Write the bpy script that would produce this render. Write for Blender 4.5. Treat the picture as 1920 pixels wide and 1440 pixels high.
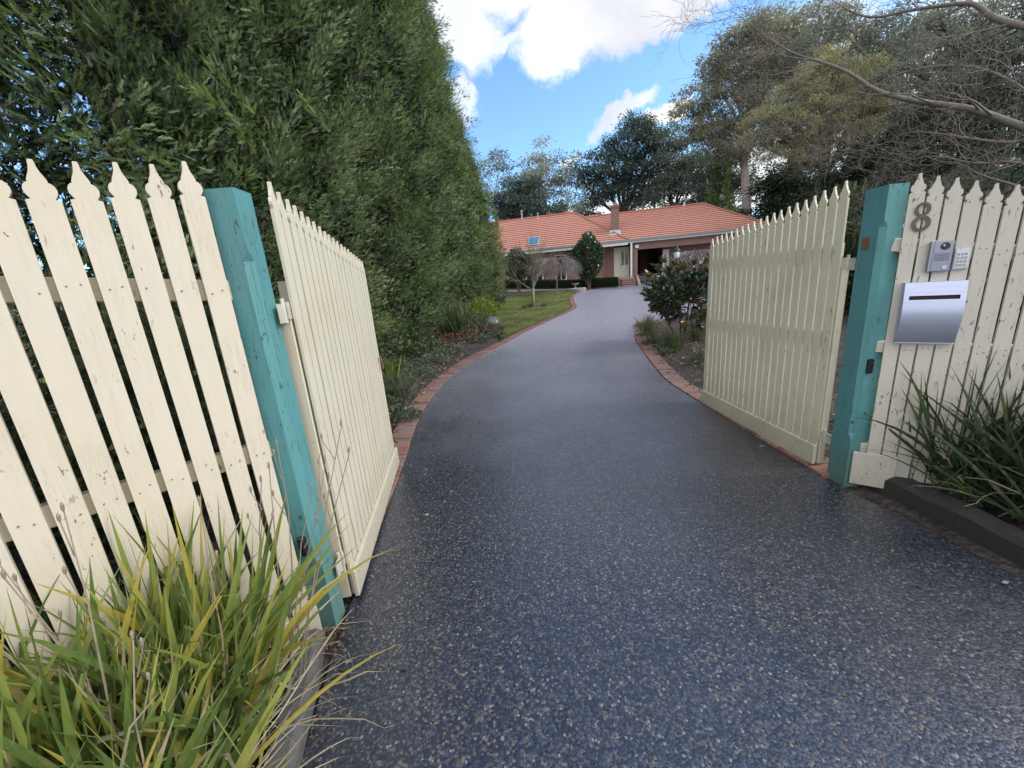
import bpy, math, random
import numpy as np
from mathutils import Vector, Matrix
random.seed(7); rng = np.random.default_rng(11)
R = math.radians
SC = bpy.context.scene
for o in list(bpy.data.objects): bpy.data.objects.remove(o, do_unlink=True)
COL = SC.collection
# ------------------------------------------------------------------ camera
FPX, PITCH, ROLL = 721.0, math.atan2(185, 721.0), R(4.6)
CAM = np.array([0.0, 0.0, 1.5])
_f = np.array([0, math.cos(PITCH), -math.sin(PITCH)]); _r0 = np.array([1.0, 0, 0]); _u0 = np.cross(_r0, _f)
_r = _r0*math.cos(ROLL) - _u0*math.sin(ROLL); _u = _r0*math.sin(ROLL) + _u0*math.cos(ROLL)
cd = bpy.data.cameras.new('camera'); cam = bpy.data.objects.new('camera', cd); COL.objects.link(cam); SC.camera = cam
cd.sensor_width = 36; cd.lens = 36*FPX/1920; cd.clip_end = 2000; cd.clip_start = 0.02
cam.matrix_world = Matrix(((_r[0], _u[0], -_f[0], CAM[0]), (_r[1], _u[1], -_f[1], CAM[1]), (_r[2], _u[2], -_f[2], CAM[2]), (0, 0, 0, 1)))
def ray(x, y): return _f + _r*(x-960)/FPX - _u*(y-720)/FPX
def at(x, y, Y):                       # point at depth Y (metres along +y) seen at a photo pixel
    d = ray(x, y); return CAM + d*(Y/d[1])
# ------------------------------------------------------------------ light
SUN_EL, SUN_AZ = 40, 97                # azimuth measured from +y (view direction) towards +x
SKY_STRENGTH, SUN_STRENGTH, EXPOSURE = 0.15, 1.35, 1.05
SC.view_settings.view_transform = 'Standard'; SC.view_settings.look = 'None'
SC.view_settings.exposure = EXPOSURE; SC.view_settings.gamma = 1; SC.view_settings.use_curve_mapping = False
SC.cycles.max_bounces = 6; SC.cycles.transparent_max_bounces = 8
world = bpy.data.worlds.new('World'); SC.world = world; world.use_nodes = True
def N(nt, t, **kw):
    n = nt.nodes.new(t)
    for k, v in kw.items():
        if k in n.inputs.keys() if isinstance(k, str) else False: n.inputs[k].default_value = v
        else: setattr(n, k, v)
    return n
def setup_world():
    nt = world.node_tree; nt.nodes.clear(); L = nt.links.new
    out = nt.nodes.new('ShaderNodeOutputWorld'); bg = nt.nodes.new('ShaderNodeBackground')
    sky = nt.nodes.new('ShaderNodeTexSky'); sky.sky_type = 'NISHITA'; sky.sun_disc = False
    sky.sun_elevation = R(SUN_EL); sky.sun_rotation = R(SUN_AZ); sky.air_density = 1.0; sky.dust_density = 0.6; sky.ozone_density = 1.6
    geo = nt.nodes.new('ShaderNodeTexCoord')
    nz = nt.nodes.new('ShaderNodeTexNoise'); nz.inputs['Scale'].default_value = 4.5; nz.inputs['Detail'].default_value = 9; nz.inputs['Roughness'].default_value = 0.62
    L(geo.outputs['Generated'], nz.inputs['Vector'])
    sub = nt.nodes.new('ShaderNodeVectorMath'); sub.operation = 'SUBTRACT'; sub.inputs[1].default_value = (.5, .5, .5); L(nz.outputs['Color'], sub.inputs[0])
    scl = nt.nodes.new('ShaderNodeVectorMath'); scl.operation = 'SCALE'; scl.inputs['Scale'].default_value = 0.22; L(sub.outputs[0], scl.inputs[0])
    dd = nt.nodes.new('ShaderNodeVectorMath'); dd.operation = 'ADD'; L(geo.outputs['Generated'], dd.inputs[0]); L(scl.outputs[0], dd.inputs[1])
    def blob(cx, cy, rx, ry, w, ang=0):
        c = ray(cx, cy); c = c/np.linalg.norm(c)
        ca, sa = math.cos(R(ang)), math.sin(R(ang))
        e1 = ray(cx+rx*ca, cy+rx*sa); e1 = e1/np.linalg.norm(e1)-c
        e2 = ray(cx-ry*sa, cy+ry*ca); e2 = e2/np.linalg.norm(e2)-c
        l1, l2 = np.linalg.norm(e1), np.linalg.norm(e2)
        s = nt.nodes.new('ShaderNodeVectorMath'); s.operation = 'SUBTRACT'; L(dd.outputs[0], s.inputs[0]); s.inputs[1].default_value = tuple(c)
        sq = []
        for e, l in ((e1, l1), (e2, l2), (c, max(l1, l2)*2)):
            d = nt.nodes.new('ShaderNodeVectorMath'); d.operation = 'DOT_PRODUCT'; L(s.outputs[0], d.inputs[0]); d.inputs[1].default_value = tuple(e/np.linalg.norm(e)/l)
            m = nt.nodes.new('ShaderNodeMath'); m.operation = 'MULTIPLY'; L(d.outputs['Value'], m.inputs[0]); L(d.outputs['Value'], m.inputs[1]); sq.append(m)
        a = nt.nodes.new('ShaderNodeMath'); a.operation = 'ADD'; L(sq[0].outputs[0], a.inputs[0]); L(sq[1].outputs[0], a.inputs[1])
        a2 = nt.nodes.new('ShaderNodeMath'); a2.operation = 'ADD'; L(a.outputs[0], a2.inputs[0]); L(sq[2].outputs[0], a2.inputs[1])
        q = nt.nodes.new('ShaderNodeMapRange'); q.interpolation_type = 'SMOOTHSTEP'
        q.inputs['From Min'].default_value = 1.25; q.inputs['From Max'].default_value = 0.45; q.inputs['To Max'].default_value = w; L(a2.outputs[0], q.inputs['Value'])
        return q.outputs[0]
    def dblob(c, rad, w):
        c = np.array(c, float); c = c/np.linalg.norm(c)
        s = nt.nodes.new('ShaderNodeVectorMath'); s.operation = 'DISTANCE'; L(dd.outputs[0], s.inputs[0]); s.inputs[1].default_value = tuple(c)
        q = nt.nodes.new('ShaderNodeMapRange'); q.interpolation_type = 'SMOOTHSTEP'; q.inputs['From Min'].default_value = rad*1.1; q.inputs['From Max'].default_value = rad*.7; q.inputs['To Max'].default_value = w
        L(s.outputs['Value'], q.inputs['Value']); return q.outputs[0]
    bl = [blob(1060, 55, 105, 88, 1), blob(1175, 30, 140, 75, 1), blob(1290, -5, 140, 60, 1), blob(1150, -120, 420, 110, 1),
          blob(862, 40, 85, 85, .85), blob(945, 72, 32, 18, .7), blob(860, 190, 40, 60, .7), blob(1160, 212, 70, 22, .85, -18), blob(1245, 215, 42, 24, 1),
          blob(1068, 285, 30, 9, .7, -15), blob(1080, 395, 90, 36, .9), blob(1340, 345, 190, 70, .95), blob(1750, 250, 420, 230, .8), blob(1500, 90, 130, 60, .55),
          blob(130, 40, 110, 60, .5)]
    cur = bl[0]
    for b in bl[1:]:
        m = nt.nodes.new('ShaderNodeMath'); m.operation = 'MAXIMUM'; L(cur, m.inputs[0]); L(b, m.inputs[1]); cur = m.outputs[0]
    n2 = nt.nodes.new('ShaderNodeTexNoise'); n2.inputs['Scale'].default_value = 3.2; n2.inputs['Detail'].default_value = 8; L(geo.outputs['Generated'], n2.inputs['Vector'])
    cr = nt.nodes.new('ShaderNodeValToRGB'); cr.color_ramp.elements[0].position = .35; cr.color_ramp.elements[0].color = (.62, .64, .70, 1); cr.color_ramp.elements[1].position = .6; cr.color_ramp.elements[1].color = (1, 1, 1, 1)
    L(n2.outputs['Fac'], cr.inputs[0])
    cs = nt.nodes.new('ShaderNodeVectorMath'); cs.operation = 'SCALE'; cs.inputs['Scale'].default_value = CLOUD; L(cr.outputs[0], cs.inputs[0])
    tint = nt.nodes.new('ShaderNodeMix'); tint.data_type = 'RGBA'; tint.blend_type = 'MULTIPLY'; tint.inputs[0].default_value = 1
    L(sky.outputs[0], tint.inputs[6]); tint.inputs[7].default_value = SKY_TINT
    mx = nt.nodes.new('ShaderNodeMix'); mx.data_type = 'RGBA'; L(cur, mx.inputs[0]); L(tint.outputs[2], mx.inputs[6]); L(cs.outputs[0], mx.inputs[7])
    rear_fill = [dblob((0, -.8, .6), 1.0, .97), dblob((-.75, -.25, .75), .55, .85), dblob((.7, -.5, .55), .6, .85)]; cur2 = rear_fill[0]  # unseen clouds behind the camera, added and brightened for fill light
    for b in rear_fill[1:]:
        m = nt.nodes.new('ShaderNodeMath'); m.operation = 'MAXIMUM'; L(cur2, m.inputs[0]); L(b, m.inputs[1]); cur2 = m.outputs[0]
    cs2 = nt.nodes.new('ShaderNodeVectorMath'); cs2.operation = 'SCALE'; cs2.inputs['Scale'].default_value = CLOUD_FILL; L(cr.outputs[0], cs2.inputs[0])
    mx2 = nt.nodes.new('ShaderNodeMix'); mx2.data_type = 'RGBA'; L(cur2, mx2.inputs[0]); L(mx.outputs[2], mx2.inputs[6]); L(cs2.outputs[0], mx2.inputs[7]); mx = mx2
    L(mx.outputs[2], bg.inputs[0]); bg.inputs[1].default_value = SKY_STRENGTH; L(bg.outputs[0], out.inputs[0])
CLOUD = 4.1; CLOUD_FILL = 7.0; SKY_TINT = (.70, .88, 1.0, 1)
setup_world()
sl = bpy.data.lights.new('sun', 'SUN'); sl.energy = SUN_STRENGTH; sl.angle = R(14); sl.color = (1, .93, .82)
so = bpy.data.objects.new('sun', sl); COL.objects.link(so)
sd = Vector((math.sin(R(SUN_AZ))*math.cos(R(SUN_EL)), math.cos(R(SUN_AZ))*math.cos(R(SUN_EL)), math.sin(R(SUN_EL))))
so.rotation_euler = sd.to_track_quat('Z', 'Y').to_euler()

# ------------------------------------------------------------------ materials
class NT:
    def __init__(s, name):
        s.m = bpy.data.materials.new(name); s.m.use_nodes = True; s.t = s.m.node_tree; s.t.nodes.clear()
        s.out = s.t.nodes.new('ShaderNodeOutputMaterial'); s.tc = None
    def n(s, typ, ins=None, **kw):
        x = s.t.nodes.new(typ)
        for k, v in kw.items(): setattr(x, k, v)
        for k, v in (ins or {}).items():
            if isinstance(v, bpy.types.NodeSocket): s.t.links.new(v, x.inputs[k])
            else: x.inputs[k].default_value = v
        return x
    def obj(s):
        if s.tc is None: s.tc = s.n('ShaderNodeTexCoord')
        return s.tc.outputs['Object']
    def geo(s): return s.n('ShaderNodeNewGeometry')
    def noise(s, scale, detail=4, rough=.55, vec=None, stretch=None):
        v = vec or s.obj()
        if stretch: v = s.n('ShaderNodeMapping', {'Vector': v, 'Scale': stretch}).outputs[0]
        return s.n('ShaderNodeTexNoise', {'Vector': v, 'Scale': scale, 'Detail': detail, 'Roughness': rough})
    def ramp(s, fac, stops, interp='LINEAR'):
        r = s.n('ShaderNodeValToRGB', {'Fac': fac}); cr = r.color_ramp; cr.interpolation = interp
        while len(cr.elements) < len(stops): cr.elements.new(.5)
        for e, (p, c) in zip(cr.elements, stops):
            e.position = p; e.color = (c[0], c[1], c[2], 1) if not isinstance(c, (int, float)) else (c, c, c, 1)
        return r.outputs[0]
    def mix(s, f, a, b, mode='MIX'):
        x = s.n('ShaderNodeMix', data_type='RGBA', blend_type=mode)
        for i, v in ((0, f), (6, a), (7, b)):
            if isinstance(v, bpy.types.NodeSocket): s.t.links.new(v, x.inputs[i])
            else: x.inputs[i].default_value = v if i == 0 else (*v[:3], 1)
        return x.outputs[2]
    def math(s, op, a, b=0.0):
        return s.n('ShaderNodeMath', {0: a, 1: b}, operation=op).outputs[0]
    def bump(s, h, strength=.3, dist=.01):
        return s.n('ShaderNodeBump', {'Height': h, 'Strength': strength, 'Distance': dist}).outputs[0]
    def bsdf(s, color, rough=.6, normal=None, spec=.5, metal=0, **kw):
        c = color if isinstance(color, bpy.types.NodeSocket) else (*color[:3], 1)
        ins = {'Base Color': c, 'Roughness': rough, 'Specular IOR Level': spec, 'Metallic': metal}
        if normal is not None: ins['Normal'] = normal
        ins.update(kw)
        b = s.n('ShaderNodeBsdfPrincipled', ins); return b
    def done(s, sh):
        s.t.links.new(sh if isinstance(sh, bpy.types.NodeSocket) else sh.outputs[0], s.out.inputs['Surface']); return s.m
M = {}
def plain(name, c, rough=.6, metal=0, spec=.5, var=.15, sc=12, bump=.1):
    t = NT(name); n = t.noise(sc, 5)
    lo = tuple(x*(1-var) for x in c); hi = tuple(min(1, x*(1+var)) for x in c)
    col = t.ramp(n.outputs['Fac'], [(.3, lo), (.7, hi)])
    M[name] = t.done(t.bsdf(col, rough, t.bump(n.outputs['Fac'], bump, .005), spec, metal)); return M[name]
def leafmat(name, cols, rough=.55, trans=.3, spec=.4, pos=None, tcol=1.6, detail=False):
    t = NT(name); a = t.n('ShaderNodeAttribute', attribute_name='rnd')
    k = len(cols); stops = [((pos[i] if pos else i/(k-1)), c) for i, c in enumerate(cols)]
    col = t.ramp(a.outputs['Fac'], stops)
    if detail: nz_ = t.noise(22, 4, .7, stretch=(1, 1, .25)); col = t.mix(t.math('MULTIPLY', t.ramp(nz_.outputs['Fac'], [(.52, 0), (.68, 1)]), .55), col, (.30, .25, .10)); nd_ = t.noise(160, 2, .5, stretch=(1, 1, .05)); col = t.mix(t.math('MULTIPLY', nd_.outputs['Fac'], .35), col, (.03, .05, .015))
    b = t.bsdf(col, rough, spec=spec)
    tr = t.n('ShaderNodeBsdfTranslucent', {'Color': t.mix(1.0, col, (tcol, tcol*1.05, tcol*.5), 'MULTIPLY')})
    M[name] = t.done(t.n('ShaderNodeMixShader', {0: trans, 1: b.outputs[0], 2: tr.outputs[0]})); return M[name]
def paint(name, base, dark, dirt=.5, grain=(40, 40, 2.5), peel=0.62, stain=(.45, .36, .2), crack=.28, grime=.34):
    t = NT(name); o = t.obj()
    g = t.noise(1.6, 6, .6, stretch=grain); big = t.noise(3.0, 4); spk = t.noise(55, 3, .6, stretch=(1, 1, .35)); cl = t.noise(5, 3)
    isl = t.geo().outputs['Random Per Island']
    c = t.mix(t.math('MULTIPLY', isl, .8), base, (base[0]*.86, base[1]*.85, base[2]*.80))
    c = t.mix(t.math('MULTIPLY', t.ramp(g.outputs['Fac'], [(.35, 0), (.75, 1)]), .22), c, tuple(x*.72 for x in base))
    c = t.mix(t.math('MULTIPLY', t.ramp(big.outputs['Fac'], [(.5, 0), (.75, 1)]), dirt), c, stain)
    m = t.math('MULTIPLY', t.ramp(spk.outputs['Fac'], [(peel, 0), (peel+.03, 1)]), t.ramp(cl.outputs['Fac'], [(.45, 0), (.6, 1)]))
    c = t.mix(m, c, dark)
    ck = t.noise(1.0, 5, .7, stretch=(grain[0]*1.6, grain[1]*1.6, grain[2]*.8)); lf = t.ramp(ck.outputs['Fac'], [(.485, 0), (.50, 1), (.515, 0)])
    ckm = t.math('MULTIPLY', t.math('MULTIPLY', lf, t.ramp(cl.outputs['Fac'], [(.42, 0), (.6, 1)])), crack)
    c = t.mix(ckm, c, tuple(x*.35 for x in base))
    zz = t.n('ShaderNodeSeparateXYZ', {0: o}).outputs[2]; zn = t.math('ADD', zz, t.math('MULTIPLY', t.math('SUBTRACT', spk.outputs['Fac'], .5), .5))
    gm = t.n('ShaderNodeMapRange', {'Value': zn, 'From Min': .42, 'From Max': .02, 'To Min': 0.0, 'To Max': grime}).outputs[0]
    c = t.mix(gm, c, (.10, .10, .06))
    m = t.math('ADD', m, ckm)
    h = t.math('SUBTRACT', t.math('MULTIPLY', g.outputs['Fac'], .5), m)
    M[name] = t.done(t.bsdf(c, .55, t.bump(h, .35, .004), .35)); return M[name]
paint('cream_left', (.61, .55, .455), (.22, .17, .12), .18, peel=.66)
paint('cream_gate_left', (.65, .60, .485), (.25, .20, .14), .35, peel=.66, stain=(.58, .48, .27))
paint('cream_gate_right', (.71, .665, .535), (.16, .13, .09), .35, peel=.645, stain=(.42, .36, .22))
paint('cream_right', (.63, .59, .52), (.16, .11, .08), .22, peel=.62, stain=(.5, .46, .36))
paint('raw_rail', (.52, .47, .34), (.2, .17, .12), .4, grain=(3, 3, 40), peel=.6)
paint('teal', (.10, .285, .305), (.06, .055, .045), .30, grain=(26, 26, 1.4), peel=.64, stain=(.10, .20, .19), crack=.8, grime=.5)
plain('hinge_metal', (.55, .53, .45), .5, .2); plain('rust', (.16, .09, .05), .8); plain('nail', (.20, .15, .11), .7, .2); plain('black_plastic', (.015, .015, .018), .25)
plain('bronze', (.12, .095, .075), .4, .6); plain('dark_metal', (.05, .05, .055), .4, .5); plain('concrete', (.085, .08, .078), .9, sc=25, bump=.6)
plain('timber_dark', (.035, .03, .028), .9, sc=30, bump=.6); plain('intercom_grey', (.30, .32, .38), .35, .7, var=.05); plain('keypad_silver', (.55, .57, .66), .3, .3, var=.05)
plain('key_grey', (.30, .33, .45), .4, 0, var=.04); plain('white_trim', (.70, .68, .62), .5); plain('gutter', (.20, .24, .27), .45); plain('door_cream', (.60, .58, .47), .5)
plain('bark_grey', (.17, .145, .13), .9, sc=20, bump=.8); plain('bark_pale', (.34, .29, .25), .85, sc=8, var=.35, bump=.5); plain('bark_brown', (.10, .065, .045), .95, sc=14, bump=.9)
plain('bark_red', (.27, .21, .185), .85, sc=5, var=.35, bump=.5); plain('bark_dark', (.03, .022, .017), .95, sc=14, bump=.5); plain('twig_purple', (.20, .165, .165), .8); plain('twig_grey', (.23, .19, .155), .85)
plain('stone', (.28, .27, .26), .8, sc=9, var=.4, bump=.6); plain('boulder', (.09, .11, .12), .3, sc=3, var=.6, spec=.6); plain('globe_glass', (.75, .78, .82), .15, spec=.8, var=.03)
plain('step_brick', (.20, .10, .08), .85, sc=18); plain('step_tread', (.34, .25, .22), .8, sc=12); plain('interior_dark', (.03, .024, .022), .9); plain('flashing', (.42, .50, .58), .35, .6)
plain('dead_leaf', (.30, .14, .07), .8)
def brushed():
    t = NT('brushed_steel'); g = t.noise(3, 4, .6, stretch=(1, 1, 90))
    c = t.ramp(g.outputs['Fac'], [(.3, (.45, .49, .64)), (.7, (.55, .59, .74))])
    M['steel'] = t.done(t.bsdf(c, .46, t.bump(g.outputs['Fac'], .04, .002), metal=.75))
brushed()
def glass():
    t = NT('window_glass'); M['glass'] = t.done(t.bsdf((.012, .015, .018), .06, spec=.8))
    t = NT('skylight_glass'); M['skyglass'] = t.done(t.bsdf((.05, .18, .24), .08, spec=1))
glass()
def asphalt():
    t = NT('exposed_aggregate'); o = t.obj()
    v = t.n('ShaderNodeTexVoronoi', {'Vector': o, 'Scale': 108.0, 'Randomness': 1.0})
    cs = t.n('ShaderNodeSeparateColor', {0: v.outputs['Color']})
    patch = t.noise(1.1, 5); patch2 = t.noise(9, 4); xyz = t.n('ShaderNodeSeparateXYZ', {0: o})
    c = t.ramp(cs.outputs[0], [(0, (.008, .009, .013)), (.22, (.017, .022, .040)), (.43, (.032, .040, .066)), (.60, (.054, .062, .088)), (.72, (.074, .073, .080)), (.81, (.10, .075, .055)), (.885, (.15, .12, .09)), (.945, (.21, .205, .21)), (.97, (.015, .017, .024))], 'CONSTANT')
    c = t.mix(t.ramp(v.outputs['Distance'], [(.40, 0), (.78, .8)]), c, (.010, .011, .017))
    c = t.mix(t.math('MULTIPLY', t.ramp(patch.outputs['Fac'], [(.35, 0), (.7, 1)]), .35), c, (.034, .038, .055)); blot = t.noise(.55, 6, .7, stretch=(1, .45, 1)); c = t.mix(t.math('MULTIPLY', t.ramp(blot.outputs['Fac'], [(.52, 0), (.66, 1)]), .45), c, (.014, .015, .021))
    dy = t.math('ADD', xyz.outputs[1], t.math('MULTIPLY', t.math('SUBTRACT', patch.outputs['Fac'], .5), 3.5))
    dry = t.n('ShaderNodeMapRange', {'Value': dy, 'From Min': 2.8, 'From Max': 11.0, 'To Min': 0.0, 'To Max': .92}).outputs[0]  # far sky sheen painted as a paler base colour, not a drier surface
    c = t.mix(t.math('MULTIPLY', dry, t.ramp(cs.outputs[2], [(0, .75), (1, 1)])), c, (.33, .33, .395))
    h = t.math('ADD', t.math('MULTIPLY', v.outputs['Distance'], -1.0), t.math('MULTIPLY', cs.outputs[1], .5)); h = t.math('ADD', h, t.math('MULTIPLY', patch2.outputs['Fac'], .06))
    ro = t.n('ShaderNodeMapRange', {'Value': patch2.outputs['Fac'], 'From Min': .3, 'From Max': .7, 'To Min': .24, 'To Max': .40}).outputs[0]
    near_coat = t.math('SUBTRACT', 1.0, dry)
    M['asphalt'] = t.done(t.bsdf(c, ro, t.bump(h, .36, .005), .6, **{'Coat Weight': t.math('MULTIPLY', near_coat, .60), 'Coat Roughness': .22, 'Coat Normal': t.bump(h, .13, .004)}))
asphalt()
def soil(name, stops, sc=18, st=.9, dist=.03):
    t = NT(name); a = t.noise(sc, 8, .7); b = t.noise(2.2, 4); v = t.n('ShaderNodeTexVoronoi', {'Vector': t.obj(), 'Scale': 26.0})
    c = t.ramp(a.outputs['Fac'], stops); c = t.mix(t.math('MULTIPLY', b.outputs['Fac'], .5), c, tuple(x*.6 for x in stops[0][1]))
    h = t.math('ADD', a.outputs['Fac'], t.math('MULTIPLY', v.outputs['Distance'], .6))
    M[name] = t.done(t.bsdf(c, .9, t.bump(h, st, dist), .3))
soil('soil', [(.3, (.022, .018, .016)), (.5, (.062, .050, .044)), (.62, (.13, .115, .105)), (.75, (.05, .038, .028))])
soil('lawn_base', [(.3, (.06, .075, .025)), (.5, (.12, .15, .045)), (.7, (.18, .20, .07))], 9)
soil('gravel', [(.3, (.16, .14, .125)), (.6, (.30, .27, .24)), (.75, (.2, .18, .16))], 30)
def bricks(name, a, b, c3):
    t = NT(name); isl = t.geo().outputs['Random Per Island']; n = t.noise(30, 5)
    c = t.ramp(isl, [(0, a), (.35, b), (.7, c3), (1, tuple(x*.6 for x in a))]); c = t.mix(t.math('MULTIPLY', n.outputs['Fac'], .45), c, (.09, .06, .055))
    M[name] = t.done(t.bsdf(c, .7, t.bump(n.outputs['Fac'], .5, .006), .4))
bricks('paver', (.20, .085, .065), (.27, .13, .10), (.22, .155, .14))
def brickwall(name, c1, c2, mort, rot=0):
    t = NT(name); tc = t.obj()
    mp = t.n('ShaderNodeMapping', {'Vector': tc, 'Rotation': (R(90), 0, 0)})
    b = t.n('ShaderNodeTexBrick', {'Vector': mp.outputs[0], 'Color1': (*c1, 1), 'Color2': (*c2, 1), 'Mortar': (*mort, 1), 'Scale': 1.0, 'Mortar Size': .012, 'Brick Width': .24, 'Row Height': .086})
    n = t.noise(7, 5); c = t.mix(t.math('MULTIPLY', n.outputs['Fac'], .4), b.outputs['Color'], tuple(x*.6 for x in c1))
    M[name] = t.done(t.bsdf(c, .85, t.bump(b.outputs['Fac'], -.3, .01), .3))
brickwall('house_brick', (.27, .125, .095), (.20, .095, .08), (.30, .25, .22))
def tiles():
    t = NT('terracotta'); n = t.noise(1.2, 5); n2 = t.noise(14, 4)
    w = t.n('ShaderNodeTexWave', {'Vector': t.obj(), 'Scale': 1.35, 'Distortion': 0.0}, wave_type='BANDS', bands_direction='X', wave_profile='SIN')
    c = t.ramp(n2.outputs['Fac'], [(.3, (.34, .14, .10)), (.5, (.44, .205, .15)), (.7, (.52, .28, .215))]); c = t.mix(t.math('MULTIPLY', n.outputs['Fac'], .3), c, (.30, .15, .12))
    M['tiles'] = t.done(t.bsdf(c, .6, t.bump(w.outputs['Fac'], .35, .03), .4))
    plain('ridge_tile', (.36, .13, .09), .7)
tiles()
leafmat('cypress', [(.024, .038, .020), (.085, .132, .064), (.20, .27, .125), (.31, .37, .18), (.22, .16, .10)], trans=.22, pos=[0, .35, .7, .95, 1])
leafmat('cypress_bright', [(.03, .045, .018), (.08, .12, .04), (.20, .27, .085), (.30, .36, .13), (.16, .12, .06)], trans=.28, pos=[0, .35, .7, .95, 1])
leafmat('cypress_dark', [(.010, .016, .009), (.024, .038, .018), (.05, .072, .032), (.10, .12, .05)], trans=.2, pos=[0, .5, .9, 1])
leafmat('pine', [(.028, .046, .046), (.062, .092, .086), (.11, .14, .115)], trans=.2)
leafmat('gum_x', [(.05, .07, .055), (.10, .12, .085), (.17, .165, .10)], trans=.35)
leafmat('gum_brown', [(.13, .13, .115), (.23, .22, .175), (.34, .31, .23)], trans=.35)
leafmat('gum_dark', [(.07, .09, .09), (.14, .165, .15), (.22, .24, .205)], trans=.3)
leafmat('willow', [(.17, .165, .11), (.27, .255, .15), (.36, .34, .20)], trans=.4)
leafmat('camellia', [(.010, .025, .010), (.022, .05, .018), (.05, .09, .03)], .3, .12, .6)
leafmat('box', [(.008, .016, .007), (.018, .034, .012), (.04, .06, .02)], .6, .15)
leafmat('magnolia', [(.018, .034, .020), (.034, .062, .034), (.06, .095, .045), (.13, .085, .035), (.17, .105, .045)], .28, .08, .7, pos=[0, .4, .72, .84, 1])
leafmat('strap', [(.05, .085, .022), (.12, .185, .045), (.22, .28, .065), (.33, .33, .075), (.46, .37, .07), (.38, .31, .20), (.48, .43, .36)], .5, .25, pos=[0, .3, .52, .64, .76, .88, 1], detail=True)
leafmat('strap_dark', [(.018, .034, .020), (.042, .07, .036), (.08, .12, .055), (.14, .18, .07), (.34, .30, .22)], .5, .2, pos=[0, .45, .75, .93, 1], detail=True)
leafmat('tuft', [(.05, .07, .04), (.10, .12, .07), (.16, .15, .09), (.22, .17, .12)], .6, .2)
leafmat('redleaf', [(.06, .045, .025), (.13, .06, .035), (.22, .09, .05)], .6, .2)
leafmat('herb', [(.04, .058, .035), (.09, .115, .07), (.16, .18, .125)], .6, .2)
leafmat('lime', [(.08, .12, .02), (.16, .22, .03), (.25, .30, .06)], .5, .3)
leafmat('turf', [(.08, .10, .045), (.155, .185, .075), (.24, .27, .11), (.31, .28, .15)], .7, .25)
leafmat('dry', [(.10, .075, .055), (.17, .13, .095), (.27, .22, .17)], .7, .1)

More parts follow.
